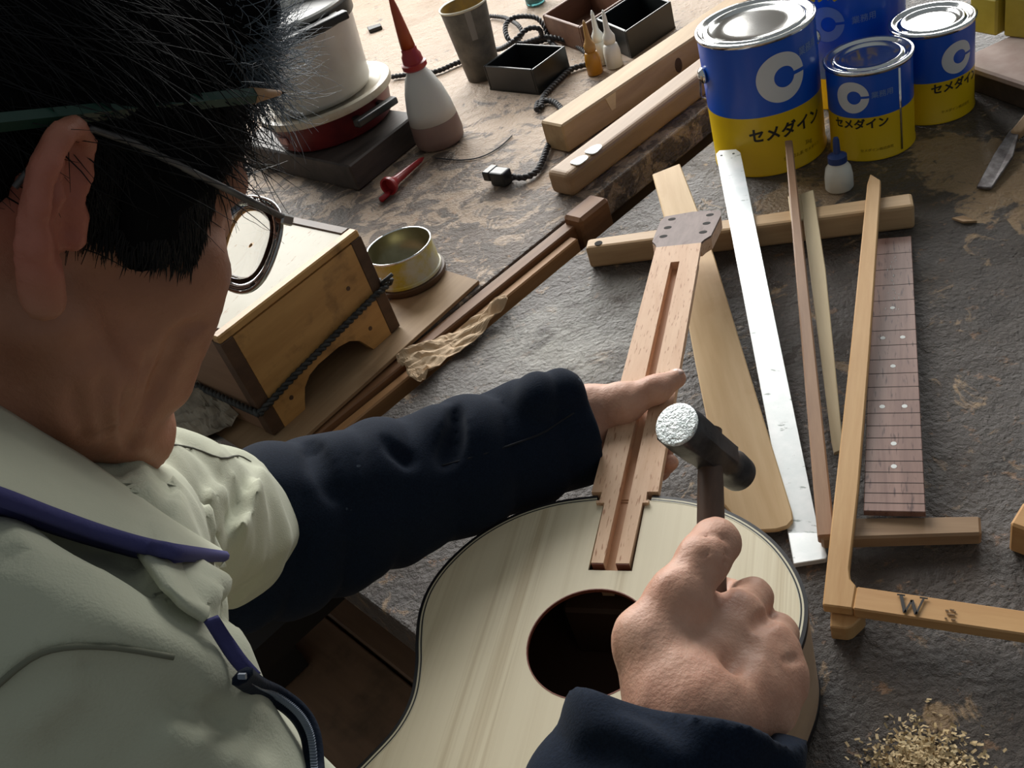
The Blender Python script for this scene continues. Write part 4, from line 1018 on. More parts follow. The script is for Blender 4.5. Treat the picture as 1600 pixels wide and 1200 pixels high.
# ================================================================== soft-body modelling: signed distances -> one smooth mesh
def A3(v): return np.array(tuple(v), dtype=np.float64)
class Sdf:
    """list of primitives joined by smooth union / subtraction; meshed by surface nets"""
    def __init__(s): s.p = []; s.disp = None
    def _add(s, op, fn, c, R, k): s.p.append((op, fn, A3(c), R, k)); return s
    def cap(s, a, b, ra, rb=None, k=.012, op='u'):
        a, b = A3(a), A3(b); rb = ra if rb is None else rb; ab = b-a; L2 = max(ab@ab, 1e-12)
        def fn(p):
            t = np.clip(((p-a)@ab)/L2, 0, 1)
            return np.linalg.norm(p-a-t[:, None]*ab, axis=1) - (ra+(rb-ra)*t)
        return s._add(op, fn, (a+b)/2, np.sqrt(L2)/2+max(ra, rb), k)
    def ell(s, c, M, r, k=.012, op='u'):
        """ellipsoid: M rows are its axes, r its radii"""
        c = A3(c); M = np.array(M, dtype=np.float64); r = np.array(r, dtype=np.float64)
        def fn(p):
            q = (p-c)@M.T; k0 = np.linalg.norm(q/r, axis=1); k1 = np.linalg.norm(q/(r*r), axis=1)
            return k0*(k0-1.0)/np.maximum(k1, 1e-9)
        return s._add(op, fn, c, r.max(), k)
    def sph(s, c, r, k=.012, op='u'):
        c = A3(c); return s._add(op, lambda p: np.linalg.norm(p-c, axis=1)-r, c, r, k)
    def chain(s, pts, rads, k=.012, op='u'):
        for i in range(len(pts)-1): s.cap(pts[i], pts[i+1], rads[i], rads[i+1], k, op)
        return s
    def fn_(s, op, fn, c, R, k): return s._add(op, fn, c, R, k)
    def ev(s, p, c=None, hd=None):
        d = np.full(len(p), 1.0)
        for op, fn, pc, R, k in s.p:
            if c is not None and np.linalg.norm(c-pc) > R+hd+2*k+.01:
                if op == 'i': d = np.maximum(d, 1.0)
                continue
            e = fn(p)
            if op == 'u':
                if k > 0:
                    h = np.clip(.5+.5*(d-e)/k, 0, 1); d = d*(1-h)+e*h-k*h*(1-h)
                else: d = np.minimum(d, e)
            elif op == 's':
                if k > 0:
                    h = np.clip(.5-.5*(d+e)/k, 0, 1); d = d*(1-h)-e*h+k*h*(1-h)
                else: d = np.maximum(d, -e)
            elif op == 'i': d = np.maximum(d, e)
        if s.disp is not None: d = d + s.disp(p, d)
        return d
    def mesh(s, lo, hi, h, B=20):
        lo, hi = A3(lo), A3(hi); n = np.ceil((hi-lo)/h).astype(int)+1
        F = np.full(tuple(n), 1.0, dtype=np.float32)
        for i in range(0, n[0], B):
            for j in range(0, n[1], B):
                for k in range(0, n[2], B):
                    e = np.minimum([i+B, j+B, k+B], n); m_ = e-np.array([i, j, k])
                    c = lo + h*(np.array([i, j, k])+(m_-1)/2); hd = h*np.linalg.norm(m_)/2
                    q = s.ev(c[None, :], c, 1e3)
                    if q[0] > hd*1.6+.012: continue
                    if q[0] < -hd*1.6-.012: F[i:e[0], j:e[1], k:e[2]] = -1; continue
                    g = np.stack(np.meshgrid(*[lo[a]+h*np.arange(x, y) for a, (x, y) in enumerate(zip((i, j, k), e))], indexing='ij'), -1).reshape(-1, 3)
                    F[i:e[0], j:e[1], k:e[2]] = s.ev(g, c, hd).reshape(tuple(m_))
        return nets(F, lo, h)
def nets(F, lo, h):
    S = F < 0; a = S.astype(np.int8); n = np.array(F.shape)
    cs = sum(a[i:n[0]-1+i, j:n[1]-1+j, k:n[2]-1+k] for i in (0, 1) for j in (0, 1) for k in (0, 1))
    act = (cs > 0) & (cs < 8); C_ = np.argwhere(act); idx = np.full(act.shape, -1, dtype=np.int64); idx[tuple(C_.T)] = np.arange(len(C_))
    acc = np.zeros((len(C_), 3)); cnt = np.zeros(len(C_)); cor = [np.array((i, j, k)) for i in (0, 1) for j in (0, 1) for k in (0, 1)]
    for x in range(8):
        for y in range(x+1, 8):
            if abs(cor[x]-cor[y]).sum() != 1: continue
            fa = F[tuple((C_+cor[x]).T)]; fb = F[tuple((C_+cor[y]).T)]; m_ = (fa < 0) != (fb < 0)
            t = np.where(m_, fa/np.where(m_, fa-fb, 1), 0)
            acc += np.where(m_[:, None], cor[x]+t[:, None]*(cor[y]-cor[x]), 0); cnt += m_
    V = lo + h*(C_+acc/np.maximum(cnt, 1)[:, None]); Q = []
    for ax in range(3):
        b, c = (ax+1) % 3, (ax+2) % 3
        sl0 = [slice(None)]*3; sl1 = [slice(None)]*3; sl0[ax] = slice(0, -1); sl1[ax] = slice(1, None)
        s0, s1 = S[tuple(sl0)], S[tuple(sl1)]; E_ = np.argwhere(s0 != s1)
        E_ = E_[(E_[:, b] > 0) & (E_[:, c] > 0) & (E_[:, b] < n[b]-1) & (E_[:, c] < n[c]-1)]
        if not len(E_): continue
        inside = s0[tuple(E_.T)]; db = np.zeros(3, int); db[b] = 1; dc = np.zeros(3, int); dc[c] = 1
        q = np.stack([idx[tuple((E_-db-dc).T)], idx[tuple((E_-dc).T)], idx[tuple(E_.T)], idx[tuple((E_-db).T)]], 1)
        q[~inside] = q[~inside][:, ::-1]; Q.append(q)
    return V, np.concatenate(Q)
def join(parts):
    V, Q, o_ = [], [], 0
    for v, q in parts: V.append(v); Q.append(q+o_); o_ += len(v)
    return np.concatenate(V), np.concatenate(Q)
def relax(V, Q, it=1, w=.5):
    for _ in range(it):
        acc = np.zeros_like(V); cnt = np.zeros(len(V))
        for a, b in ((0, 1), (1, 2), (2, 3), (3, 0)):
            np.add.at(acc, Q[:, a], V[Q[:, b]]); np.add.at(cnt, Q[:, a], 1); np.add.at(acc, Q[:, b], V[Q[:, a]]); np.add.at(cnt, Q[:, b], 1)
        V = V*(1-w) + w*acc/np.maximum(cnt, 1)[:, None]
    return V
def np_obj(name, V, Q, mt, parent, smooth=True):
    me = bpy.data.meshes.new(name); off = A3(world_off(parent)) if parent else 0
    used = np.unique(Q); rm = np.full(len(V), -1, dtype=np.int64); rm[used] = np.arange(len(used)); V = V[used]-off; Q = rm[Q]
    me.vertices.add(len(V)); me.vertices.foreach_set('co', V.astype(np.float32).ravel())
    me.loops.add(Q.size); me.loops.foreach_set('vertex_index', Q.astype(np.int32).ravel())
    me.polygons.add(len(Q)); me.polygons.foreach_set('loop_start', (np.arange(len(Q))*4).astype(np.int32))
    me.polygons.foreach_set('use_smooth', np.ones(len(Q), dtype=bool)); me.update(calc_edges=True); me.validate()
    me.materials.append(mt); o = bpy.data.objects.new(name, me); COL.objects.link(o)
    if parent: o.parent = parent
    return o
def wob(p, f, seed):
    """cheap smooth 3-D noise in -1..1"""
    r = np.random.RandomState(seed); out = 0
    for i in range(5):
        a = r.randn(3); a /= np.linalg.norm(a); out = out + np.sin(p@(a*f*(.7+.25*i)) + r.rand()*6.28 + 1.3*np.sin(p@(r.randn(3)*f*.35)+r.rand()*6.28))
    return out/3.2

def surf(S, px, py, z0=.12, z1=1.1, lift=0.0):
    """first point of the surface S met by the sight line through px, py"""
    o_, d_ = A3(CO), A3(Cz(px, py, 1.0)) - A3(CO); zs = np.linspace(z0, z1, 900)
    e = S.ev(o_ + zs[:, None]*d_); i = np.argmax(e < 0)
    if not (e < 0).any(): i = int(np.argmin(np.abs(e)))
    z = zs[i] - (zs[1]-zs[0])*(.5 if i else 0)
    return Vector(tuple(o_ + (z-lift)*d_))
def catmull2(pts):
    return [(p.x, p.y) for p in catmull([Vector((a, b, 0)) for a, b in pts], 3)]
def press(S, lines):
    acc = []
    for (pts, r, k, op, *ins) in lines:
        q = [surf(S, *p) for p in catmull2(pts)]; n_ = len(q); rr = [r*(.25+.75*math.sin(math.pi*(i+.5)/n_)) for i in range(n_)]
        if op == 'u': q = [a + (a-CO).normalized()*rr_*.45 for a, rr_ in zip(q, rr)]
        if ins: q = [a + (a-CO).normalized()*ins[0] for a in q]
        acc.append((q, rr, k, op))
    for q, rr, k, op in acc: S.chain(q, rr, k, op)

class Folds:
    """overlapping cloth folds: along each drawn line the cloth swells slowly and then drops off sharply"""
    def __init__(s, S, lines):
        s.f = []
        for pts, A_, w, (hx, hy) in lines:
            q = [surf(S, *p) for p in catmull2(pts)]; n_ = len(q); lat = []
            for i in range(n_):
                d = (q[min(i+1, n_-1)]-q[max(i-1, 0)]).normalized(); l = (CO-q[i]).normalized().cross(d).normalized()
                if l.dot(CR*hx - CU*hy) < 0: l = -l
                lat.append(l)
            Q_ = np.array([A3(a) for a in q]); s.f.append((Q_, np.array([A3(a) for a in lat]), A_, w, Q_.mean(0), np.linalg.norm(Q_-Q_.mean(0), axis=1).max()+1.2*w))
    def __call__(s, p):
        out = np.zeros(len(p))
        for Q_, L_, A_, w, c, R in s.f:
            m_ = np.linalg.norm(p-c, axis=1) < R
            if not m_.any(): continue
            pp = p[m_]; best = np.full(len(pp), 9.0); x = np.zeros(len(pp)); tt = np.zeros(len(pp)); n_ = len(Q_)
            for i in range(n_-1):
                ab = Q_[i+1]-Q_[i]; t = np.clip(((pp-Q_[i])@ab)/(ab@ab), 0, 1); e = pp-Q_[i]-t[:, None]*ab; dd = np.linalg.norm(e, axis=1); b = dd < best
                best = np.where(b, dd, best); x = np.where(b, e@(L_[i]*.5+L_[i+1]*.5), x); tt = np.where(b, (i+t)/(n_-1), tt)
            x = x/w; g = np.where(x < 0, np.clip(1+x, 0, 1)**2, np.clip(1-x/.16, 0, 1)) - .45*np.clip(1-np.abs(x-.22)/.22, 0, 1)
            out[m_] -= A_*g*np.clip(np.sin(math.pi*np.clip(tt, .04, .96))*1.6, 0, 1)
        return out
# ================================================================== the guitar maker
HF = Vector((.558, .47, -.684)).normalized(); HL = Vector((-.602, .797, .056)); HL = (HL - HF*HF.dot(HL)).normalized(); HU = HF.cross(HL)
HC0 = Vector((-.18264, .43175, .57408))
def Hp(f_, l_, u_): return HC0 + HF*f_ + HL*l_ + HU*u_
HM = np.array([A3(HF), A3(HL), A3(HU)])
def hl(p): return (p - A3(HC0)) @ HM.T          # world -> head coordinates
person = thing('person', 'person in khaki work jacket and navy arm covers bending over the guitar with a hammer', 'person', (-.42, .22, FLOORZ))

# ---- landmarks
RS = Cz(60, 1110, .345); LS = Cz(165, 810, .58)
RE = Vector((-.13, .135, .195)); RW = Cz(1078, 1125, .478)
LE = Cz(412, 838, .81); LW = Cz(905, 664, .912)
CHEST = Vector((-.285, .325, .33)); BELLY = Vector((-.41, .245, .10)); PELV = Vector((-.47, .20, -.07))
NECK = Hp(-.075, 0, -.15)

body = Sdf()
# skull and face
body.ell(Hp(0, 0, .045), HM, (.097, .0745, .086), .02)
body.ell(Hp(.042, 0, -.045), HM, (.050, .054, .070), .03)
body.ell(Hp(.062, 0, -.012), HM, (.036, .050, .050), .02)
for s in (-1, 1):
    body.cap(Hp(.005, s*.056, -.045), Hp(.022, s*.050, -.072), .016, .018, .02)
    body.cap(Hp(.022, s*.050, -.072), Hp(.082, s*.014, -.110), .017, .015, .02)
    body.sph(Hp(.066, s*.046, -.014), .018, .022)
    body.cap(Hp(.072, s*.040, -.04), Hp(.080, s*.028, -.072), .015, .013, .018)
    body.cap(Hp(.085, s*.012, .034), Hp(.077, s*.046, .032), .011, .010, .014)
    body.sph(Hp(.094, s*.032, .010), .012, .012, 's')
    body.sph(Hp(.080, s*.032, .011), .0118, .004)
body.cap(Hp(.086, 0, .020), Hp(.103, 0, -.016), .008, .0095, .012)
for s in (-1, 1): body.sph(Hp(.097, s*.010, -.022), .0075, .008)
body.cap(Hp(.092, -.014, -.056), Hp(.092, .014, -.056), .009, .009, .012)
body.cap(Hp(.090, -.012, -.072), Hp(.090, .012, -.072), .008, .008, .010)
body.chain([Hp(.0985, -.020, -.064), Hp(.100, 0, -.064), Hp(.0985, .020, -.064)], [.0004, .0022, .0004], .005, 's')
body.sph(Hp(.085, 0, -.103), .018, .018)
# folds of cheek and jaw
for s in (-1, 1):
    if s > 0:
        body.chain([Hp(.089, s*.037, -.044), Hp(.087, s*.038, -.060), Hp(.081, s*.037, -.080), Hp(.075, s*.034, -.098)], [.001, .0026, .0030, .0018], .007, 's')
    body.chain([Hp(.094, s*.043, .006), Hp(.082, s*.050, -.004)], [.002, .001], .006, 's')
# neck
body.cap(Hp(-.030, 0, -.035), NECK, .054, .062, .03)
body.cap(Hp(.01, 0, -.085), Hp(-.045, 0, -.165), .040, .050, .03)
# ears
for s in (-1, 1):
    eb = (-HF*math.cos(.62) + HL*s*math.sin(.62)); en = (HF*math.sin(.62) + HL*s*math.cos(.62))
    e0 = Hp(-.006, s*.0735, 0)
    def ep(a, b, c=0.0): return e0 + eb*a + HU*b + en*c
    body.chain([ep(.002, .004, .002), ep(.001, .020, .003), ep(.006, .032, .004), ep(.015, .037, .004), ep(.024, .033, .004), ep(.0295, .021, .004), ep(.029, .006, .004), ep(.024, -.009, .004), ep(.017, -.020, .004)],
               [.0030, .0034, .0036, .0040, .0042, .0042, .0042, .0044, .0048], .003)
    body.chain([ep(.017, -.020, .004), ep(.011, -.030, .003), ep(.004, -.028, .001)], [.0058, .0062, .0045], .006)
    body.chain([ep(.017, .024, .002), ep(.0185, .010, .003), ep(.015, -.006, .003), ep(.010, -.014, .002)], [.0026, .0034, .0036, .0034], .004)
    body.ell(ep(.013, .004, -.003), np.array([A3(eb), A3(HU), A3(en)]), (.017, .034, .0035), .005)
    body.cap(ep(-.004, -.006, .002), ep(-.003, .004, .002), .0045, .004, .004)
    body.ell(ep(.009, -.001, .007), np.array([A3(eb), A3(HU), A3(en)]), (.0075, .011, .0075), .003, 's')
    body.ell(ep(.0105, .022, .006), np.array([A3(eb), A3(HU), A3(en)]), (.0055, .009, .0055), .003, 's')
    body.ell(ep(.0235, .012, .006), np.array([A3(eb), A3(HU), A3(en)]), (.0022, .013, .0040), .002, 's')
# trunk, arms and legs (under the clothes)
body.cap(NECK, CHEST, .06, .085, .03); body.cap(CHEST, BELLY, .085, .09, .04); body.cap(BELLY, PELV, .09, .11, .04)
body.cap(RS, LS, .040, .040, .03); body.cap(RS, RE, .032, .030, .02); body.cap(RE, RW, .033, .0245, .02)
body.cap(LS, LE, .042, .034, .02); body.cap(LE, LW, .033, .0245, .02)
KR, KL = Vector((-.13, .14, -.10)), Vector((-.16, .40, -.105)); AR, AL = Vector((-.10, .16, FLOORZ+.07)), Vector((-.12, .44, FLOORZ+.07))
HR_, HL_ = PELV + Vector((.03, -.07, -.02)), PELV + Vector((0, .09, -.02))
for a, b, c in ((HR_, KR, AR), (HL_, KL, AL)):
    body.cap(a, b, .065, .045, .03); body.cap(b, c, .045, .03, .02)

# ---- right hand round the hammer handle
def RH(px, py, z): return Cz(px, py, z)
w_ = RW; imc, mmc, rmc, pmc = RH(1148, 968, .530), RH(1204, 1012, .524), RH(1220, 1062, .514), RH(1200, 1108, .502)
tb = RH(1012, 1002, .500)
for q, r in ((imc, .0135), (mmc, .0135), (rmc, .0130), (pmc, .0120)): body.cap(w_, q, .019, r, .020)
body.cap(w_, tb, .021, .0165, .02)
body.cap(RH(1040, 1040, .505), RH(1140, 1040, .515), .018, .017, .02)
body.chain([tb, RH(1058, 935, .507), RH(1098, 876, .520), RH(1118, 850, .531)], [.0165, .0138, .0124, .0122], .010)
body.ell(RH(1121, 843, .533), HM, (.0128, .0122, .0122), .006)
body.cap(RH(1062, 960, .515), RH(1140, 962, .535), .012, .012, .016)
body.chain([imc, RH(1176, 934, .566), RH(1138, 932, .594), RH(1112, 915, .600)], [.0128, .0110, .0098, .0085], .006)
body.chain([mmc, RH(1216, 990, .562), RH(1168, 985, .592), RH(1135, 965, .596)], [.0130, .0112, .0100, .0086], .006)
body.chain([rmc, RH(1222, 1038, .550), RH(1172, 1032, .584), RH(1138, 1010, .590)], [.0124, .0106, .0095, .0082], .006)
body.chain([pmc, RH(1196, 1085, .534), RH(1155, 1075, .564), RH(1125, 1052, .572)], [.0115, .0094, .0086, .0075], .006)
# tendons, knuckle dips and thumb wrinkles
body.chain([RH(1092, 1068, .478), RH(1125, 1020, .497), imc + (CO-imc).normalized()*.010], [.003, .0028, .0026], .008)
body.chain([RH(1110, 1085, .472), RH(1160, 1035, .492), mmc + (CO-mmc).normalized()*.010], [.0028, .0026, .0026], .008)
body.cap(RH(1168, 1000, .495), RH(1140, 1045, .481), .0035, .0025, .014, 's')
for k in range(4):
    a = RH(1074+5*k, 892-9*k, .496+.003*k); b = RH(1128+4*k, 905-13*k, .505+.003*k)
    body.cap(a, b, .0008, .0008, .0025, 's')
for k in range(3):
    a = RH(1096+4*k, 838-7*k, .516); b = RH(1140-2*k, 846-8*k, .518); body.cap(a, b, .0007, .0007, .002, 's')

# ---- left hand round the neck
def LH(px, py, z): return P(px, py, z)
lw = LW
tc_, tm_, ti_, tt_ = LH(925, 640, .118), LH(972, 630, .124), LH(1024, 609, .128), LH(1056, 592, .1255)
body.chain([lw, tc_, tm_], [.0245, .0215, .0170], .015)
body.chain([tm_, ti_, tt_], [.0160, .0122, .0098], .010)
lim, lmm, lrm, lpm = LH(958, 660, .072), LH(950, 690, .066), LH(945, 715, .062), LH(938, 735, .060)
for q, r in ((lim, .0140), (lmm, .0140), (lrm, .0130), (lpm, .0120)): body.cap(lw + Vector((0, 0, -.012)), q, .020, r, .018)
body.cap(tm_, lim, .014, .0135, .016)
body.chain([lim, LH(1000, 668, .058), LH(1042, 655, .066), LH(1056, 648, .092)], [.0125, .0108, .0098, .0085], .006)
body.chain([lmm, LH(992, 700, .052), LH(1034, 700, .056), LH(1046, 694, .084)], [.0128, .0110, .0100, .0086], .006)
body.chain([lrm, LH(985, 728, .048), LH(1030, 735, .050), LH(1047, 722, .078)], [.0120, .0104, .0094, .0084], .006)
body.chain([lpm, LH(968, 750, .046), LH(1005, 762, .045), LH(1022, 750, .062)], [.0110, .0094, .0086, .0076], .006)
body.chain([LH(985, 640, .143), LH(992, 652, .140)], [.0008, .0008], .002, 's')
def skin_disp(p, d):
    return np.where(np.abs(d) < .01, .00035*wob(p, 420, 4) + .0005*wob(p, 150, 9), 0)
body.disp = skin_disp
press(body, [([(318, 508), (282, 524), (258, 582), (236, 636), (214, 690), (204, 706)], .0034, .006, 's'), ([(198, 615), (206, 655), (204, 690)], .0026, .006, 's'),
             ([(164, 590), (161, 645), (176, 694)], .0022, .006, 's'), ([(232, 560), (222, 610), (215, 650)], .0018, .006, 's'), ([(120, 610), (122, 650), (138, 690)], .0018, .006, 's'),
             ([(1208, 960), (1194, 968), (1180, 980)], .0026, .005, 's'), ([(1246, 1028), (1236, 1030), (1224, 1034)], .0014, .003, 's'), ([(1140, 902), (1128, 922), (1118, 938)], .0020, .005, 's')])

def bb(pts, m_): a = np.array([A3(q) for q in pts]); return a.min(0)-m_, a.max(0)+m_
parts = []
hc_w = Hp(.0, 0, .0)
boxes = []
lo, hi = A3(HC0)-.150, A3(HC0)+.150; boxes.append((lo, hi, .0026))
lo, hi = bb([RW, imc, mmc, pmc, tb, RH(1118, 850, .531), RH(1112, 915, .6), RH(1196, 1085, .534), RH(1222, 1040, .55), RW.lerp(RE, .22)], .028); boxes.append((lo, hi, .0019))
lo, hi = bb([lw, lw.lerp(LE, .12), tt_, lpm, LH(1022, 750, .062), LH(1056, 648, .09), LH(992, 700, .05), LH(1005, 762, .045)], .024); boxes.append((lo, hi, .0020))
for lo, hi, h in boxes:
    v, q = body.mesh(lo, hi, h); parts.append((relax(v, q, 1, .35), q))
lo, hi = bb([RS, LS, RE, LE, LW, RW, PELV, KR, KL, AR, AL, HR_, HL_, NECK], .16)
v, q = body.mesh(lo, hi, .011)
cen = v[q].mean(1); keep = np.ones(len(q), bool)
for blo, bhi, h in boxes: keep &= ~np.all((cen > blo+.006) & (cen < bhi-.006), axis=1)
parts.append((v, q[keep]))
M_skin = mat('skin', (.46, .25, .17), .52, 0, .4, Subsurface_Weight=.12, Subsurface_Scale=.006)
M_skin.node_tree.nodes['Principled BSDF'].inputs['Subsurface Radius'].default_value = (1, .35, .2)
n = N(M_skin); vv = n.coords(); f1 = n.noise(vv, 28, 4, .6); f2 = n.noise(vv, 160, 4, .6)
def near(q, r0, r1):
    tc__ = n.new('ShaderNodeTexCoord'); dv = n.new('ShaderNodeVectorMath'); dv.operation = 'DISTANCE'; n.link(tc__.outputs['Object'], dv.inputs[0]); dv.inputs[1].default_value = tuple(Vector(q)-world_off(person))
    mr = n.new('ShaderNodeMapRange'); n.link(dv.outputs['Value'], mr.inputs[0]); mr.inputs[1].default_value = r0; mr.inputs[2].default_value = r1; mr.inputs[3].default_value = 1; mr.inputs[4].default_value = 0; return mr.outputs[0]
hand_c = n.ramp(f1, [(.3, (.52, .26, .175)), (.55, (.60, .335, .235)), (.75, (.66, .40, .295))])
face_shade_c = n.ramp(f1, [(.3, (.33, .145, .085)), (.6, (.40, .185, .112)), (.8, (.44, .215, .14))])
sk = n.mix(near(HC0, .16, .24), hand_c, face_shade_c)
for s_ in (-1, 1): sk = n.mix(n.math('MULTIPLY', near(Hp(-.02, s_*.085, .005), .022, .045), .8), sk, (.42, .13, .09))
n.color(sk)
n.bump(n.math('ADD', n.math('MULTIPLY', f2, .8), n.noise(vv, 420, 3, .6)), .35, .0012)
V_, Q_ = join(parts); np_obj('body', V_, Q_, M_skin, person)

# nails: thin curved plates on thumb tips
M_nail = mat('nail', (.62, .42, .35), .3, 0, .5)
def nail(tip, base, up, w, l, nm='nail'):
    d = (tip-base).normalized(); up = (up - d*up.dot(d)).normalized(); s = d.cross(up); v, f = [], []
    for i in range(7):
        for j in range(7):
            a = (j/6-.5)*1.7; b = i/6; ww = w*(1-.25*max(0, b-.7)/.3)
            v.append(tip + d*(l*(b-.55)) + s*(math.sin(a)*ww) + up*(math.cos(a)*ww*.95))
    for i in range(6):
        for j in range(6): k = i*7+j; f.append((k, k+1, k+8, k+7))
    o = obj(nm, (v, f), M_nail, person, True); m_ = o.modifiers.new('s', 'SOLIDIFY'); m_.thickness = .0006
nail(tt_ + (tt_-ti_).normalized()*.002, ti_, Vector((0, .25, 1)), .0098, .013)

# ---- hair
def in_hair(q):
    """q in head coordinates: inside the hairline?"""
    F_, L_, U_ = q[..., 0], q[..., 1], q[..., 2]
    line = np.where(F_ < -.035, -.055 + .02*np.clip((F_+.06)/.02, 0, 1), .036)
    line = np.where((F_ > -.035) & (F_ < .012), .040, line)
    line = np.where((F_ >= .012) & (F_ < .050), -.012, line)
    line = np.where(F_ >= .050, -.012 + (F_-.050)*2.6, line)
    return U_ > line
M_hair = mat('hair_dark', (.005, .005, .006), .55, 0, .22); M_grey = mat('hair_grey', (.12, .15, .18), .45, 0, .4)
hair = Sdf(); hair.ell(Hp(-.002, 0, .047), HM, (.101, .0795, .0905), .01)
for s in (-1, 1):
    hair.ell(Hp(.034, s*.060, .018), HM, (.026, .014, .040), .016)
hair.ell(Hp(.060, -.005, .112), HM, (.040, .052, .030), .03)
hair.cap(Hp(-.075, -.02, -.02), Hp(-.075, .02, -.02), .030, .030, .03)
def hair_cut(p): q = hl(p); return np.where(in_hair(q), -.004, .004)
def hair_disp(p, d):
    q = hl(p); F_, L_, U_ = q.T
    line = np.interp(F_, [-.12, -.05, -.035, -.02, .004, .016, .030, .046, .060, .075, .10], [-.06, -.055, -.03, .038, .040, .004, -.016, -.008, .030, .064, .080])
    cut = (line - U_)*.8
    return np.maximum(d + .0016*np.sin(L_*900+40*F_+3*np.sin(U_*120)) * (np.abs(d) < .01), cut) - d
hair.disp = hair_disp
v, q = hair.mesh(A3(HC0)-.125, A3(HC0)+.150, .0032); np_obj('hair', v, q, mat('hair_mass', (.004, .004, .0045), .9, 0, .05), person)
# loose strands
def strands(count, seed, root_fn, len_rng, m_, nm, r_=.00035, curl=.25, dirw=(.9, 0, .1), grav=.5, out=(.05, .4)):
    rnd = random.Random(seed); bm_v, bm_f = [], []
    for i in range(count):
        F_, L_, U_ = root_fn(rnd); c = Vector((0, 0, .045)); q = Vector((F_, L_, U_-.045)); rr = math.sqrt((q.x/.100)**2+(q.y/.078)**2+(q.z/.089)**2); q = q/rr; q = q + c
        nrm = Vector((q.x/.0100, q.y/.0061, (q.z-.045)/.0079)).normalized(); d = Vector(dirw) + Vector((rnd.gauss(0, .22), rnd.gauss(0, .22), rnd.gauss(0, .15))); d = (d - nrm*d.dot(nrm)).normalized()
        d = (d + nrm*rnd.uniform(*out)).normalized(); L0 = rnd.uniform(*len_rng); p_ = Hp(*q); w = HF*d.x + HL*d.y + HU*d.z; pts = [p_]; nw_ = HF*nrm.x + HL*nrm.y + HU*nrm.z
        ax = Vector((rnd.gauss(0, 1), rnd.gauss(0, 1), rnd.gauss(0, 1))).normalized()
        for k in range(6):
            w = (w + (Vector((0, 0, -1))*grav*.12) + ax.cross(w)*curl*rnd.uniform(.3, 1) - nw_*.06).normalized(); p_ = p_ + w*L0/6; pts.append(p_)
        u, v_ = frame_for(pts[-1]-pts[0]); base = len(bm_v)
        for k, pp in enumerate(pts):
            r = r_*(1-.8*k/6)
            for a in range(3): bm_v.append(pp + (u*math.cos(2.094*a) + v_*math.sin(2.094*a))*r)
        for k in range(6):
            for a in range(3): bm_f.append((base+3*k+a, base+3*k+(a+1) % 3, base+3*k+3+(a+1) % 3, base+3*k+3+a))
    return obj(nm, (bm_v, bm_f), m_, person, True)
front = lambda r: (r.uniform(.052, .100), r.uniform(-.066, .065), r.uniform(.080, .145))
top = lambda r: (r.uniform(-.09, .06), r.uniform(-.075, .07), r.uniform(.03, .14))
side = lambda r: (r.uniform(-.005, .056), -.072, r.uniform(.0, .066))
back = lambda r: (r.uniform(-.09, .03), -.07, r.uniform(.035, .12))
temple_ = lambda r: (r.uniform(.045, .085), r.uniform(-.068, -.05), r.uniform(.035, .075))
tag(strands(4200, 3, front, (.030, .058), M_grey, 'grey_hair_strands', .00036, .55, (.75, -.12, .12), .25, (.25, .9)), kind='stuff')
tag(strands(2600, 4, top, (.03, .055), M_hair, 'dark_hair_strands', .0005, .2, (.85, -.15, -.1), .6), kind='stuff')
tag(strands(1500, 7, back, (.02, .04), M_hair, 'side_hair_strands', .0005, .1, (.6, 0, -.6), .3, (.0, .15)), kind='stuff')
tag(strands(1800, 5, side, (.014, .026), M_hair, 'sideburn_strands', .0005, .06, (.30, 0, -.95), .3, (.0, .10)), kind='stuff')
tag(strands(900, 6, temple_, (.012, .026), M_hair, 'temple_strands', .00035, .10, (.65, .1, -.7), .3, (.0, .12)), kind='stuff')
rnd = random.Random(12); sv, sf = [], []
for i in range(1500):
    F_ = rnd.uniform(.006, .060); U_ = rnd.uniform(-.008, .040); e_ = 1 - ((F_-.034)/.027)**2 - ((U_-.018)/.042)**2*.75
    if e_ < -.05: continue
    a = Hp(F_, -.0600 - .0148*math.sqrt(max(e_, .03)), U_); d = (HF*rnd.gauss(.22, .18) - HL*rnd.uniform(.0, .12) - HU).normalized(); L0 = rnd.uniform(.006, .011); u, v_ = frame_for(d); k = len(sv)
    for t_, r_ in ((0, .0005), (.5, .0004), (1, .00006)):
        c = a + d*L0*t_ + HL*.0016*t_*t_
        for q_ in range(3): sv.append(c + (u*math.cos(2.094*q_) + v_*math.sin(2.094*q_))*r_)
    for m_ in range(2):
        for q_ in range(3): sf.append((k+3*m_+q_, k+3*m_+(q_+1) % 3, k+3*m_+3+(q_+1) % 3, k+3*m_+3+q_))
tag(obj('sideburn_fringe', (sv, sf), M_hair, person, True), kind='stuff')
# eyebrow
bv_ = []
rnd = random.Random(8)
brow = lambda r: (r.uniform(.072, .088), r.choice((-1, 1))*r.uniform(.016, .05), r.uniform(.036, .044))
bmv, bmf = [], []
for i in range(420):
    F_, L_, U_ = brow(rnd); F_ = .099 - .0075*(abs(L_)/.02)**1.15 + rnd.uniform(-.002, .001); a = Hp(F_, L_, U_-.002); b = a + (HF*rnd.uniform(.2, .7) + HL*math.copysign(.7, L_) + HU*rnd.uniform(-.2, .4)).normalized()*rnd.uniform(.006, .012)
    k = len(bmv); s = HU*.0004; bmv += [a-s, a+s, b]; bmf.append((k, k+1, k+2))
tag(obj('eyebrows', (bmv, bmf), M_grey, person), kind='stuff')

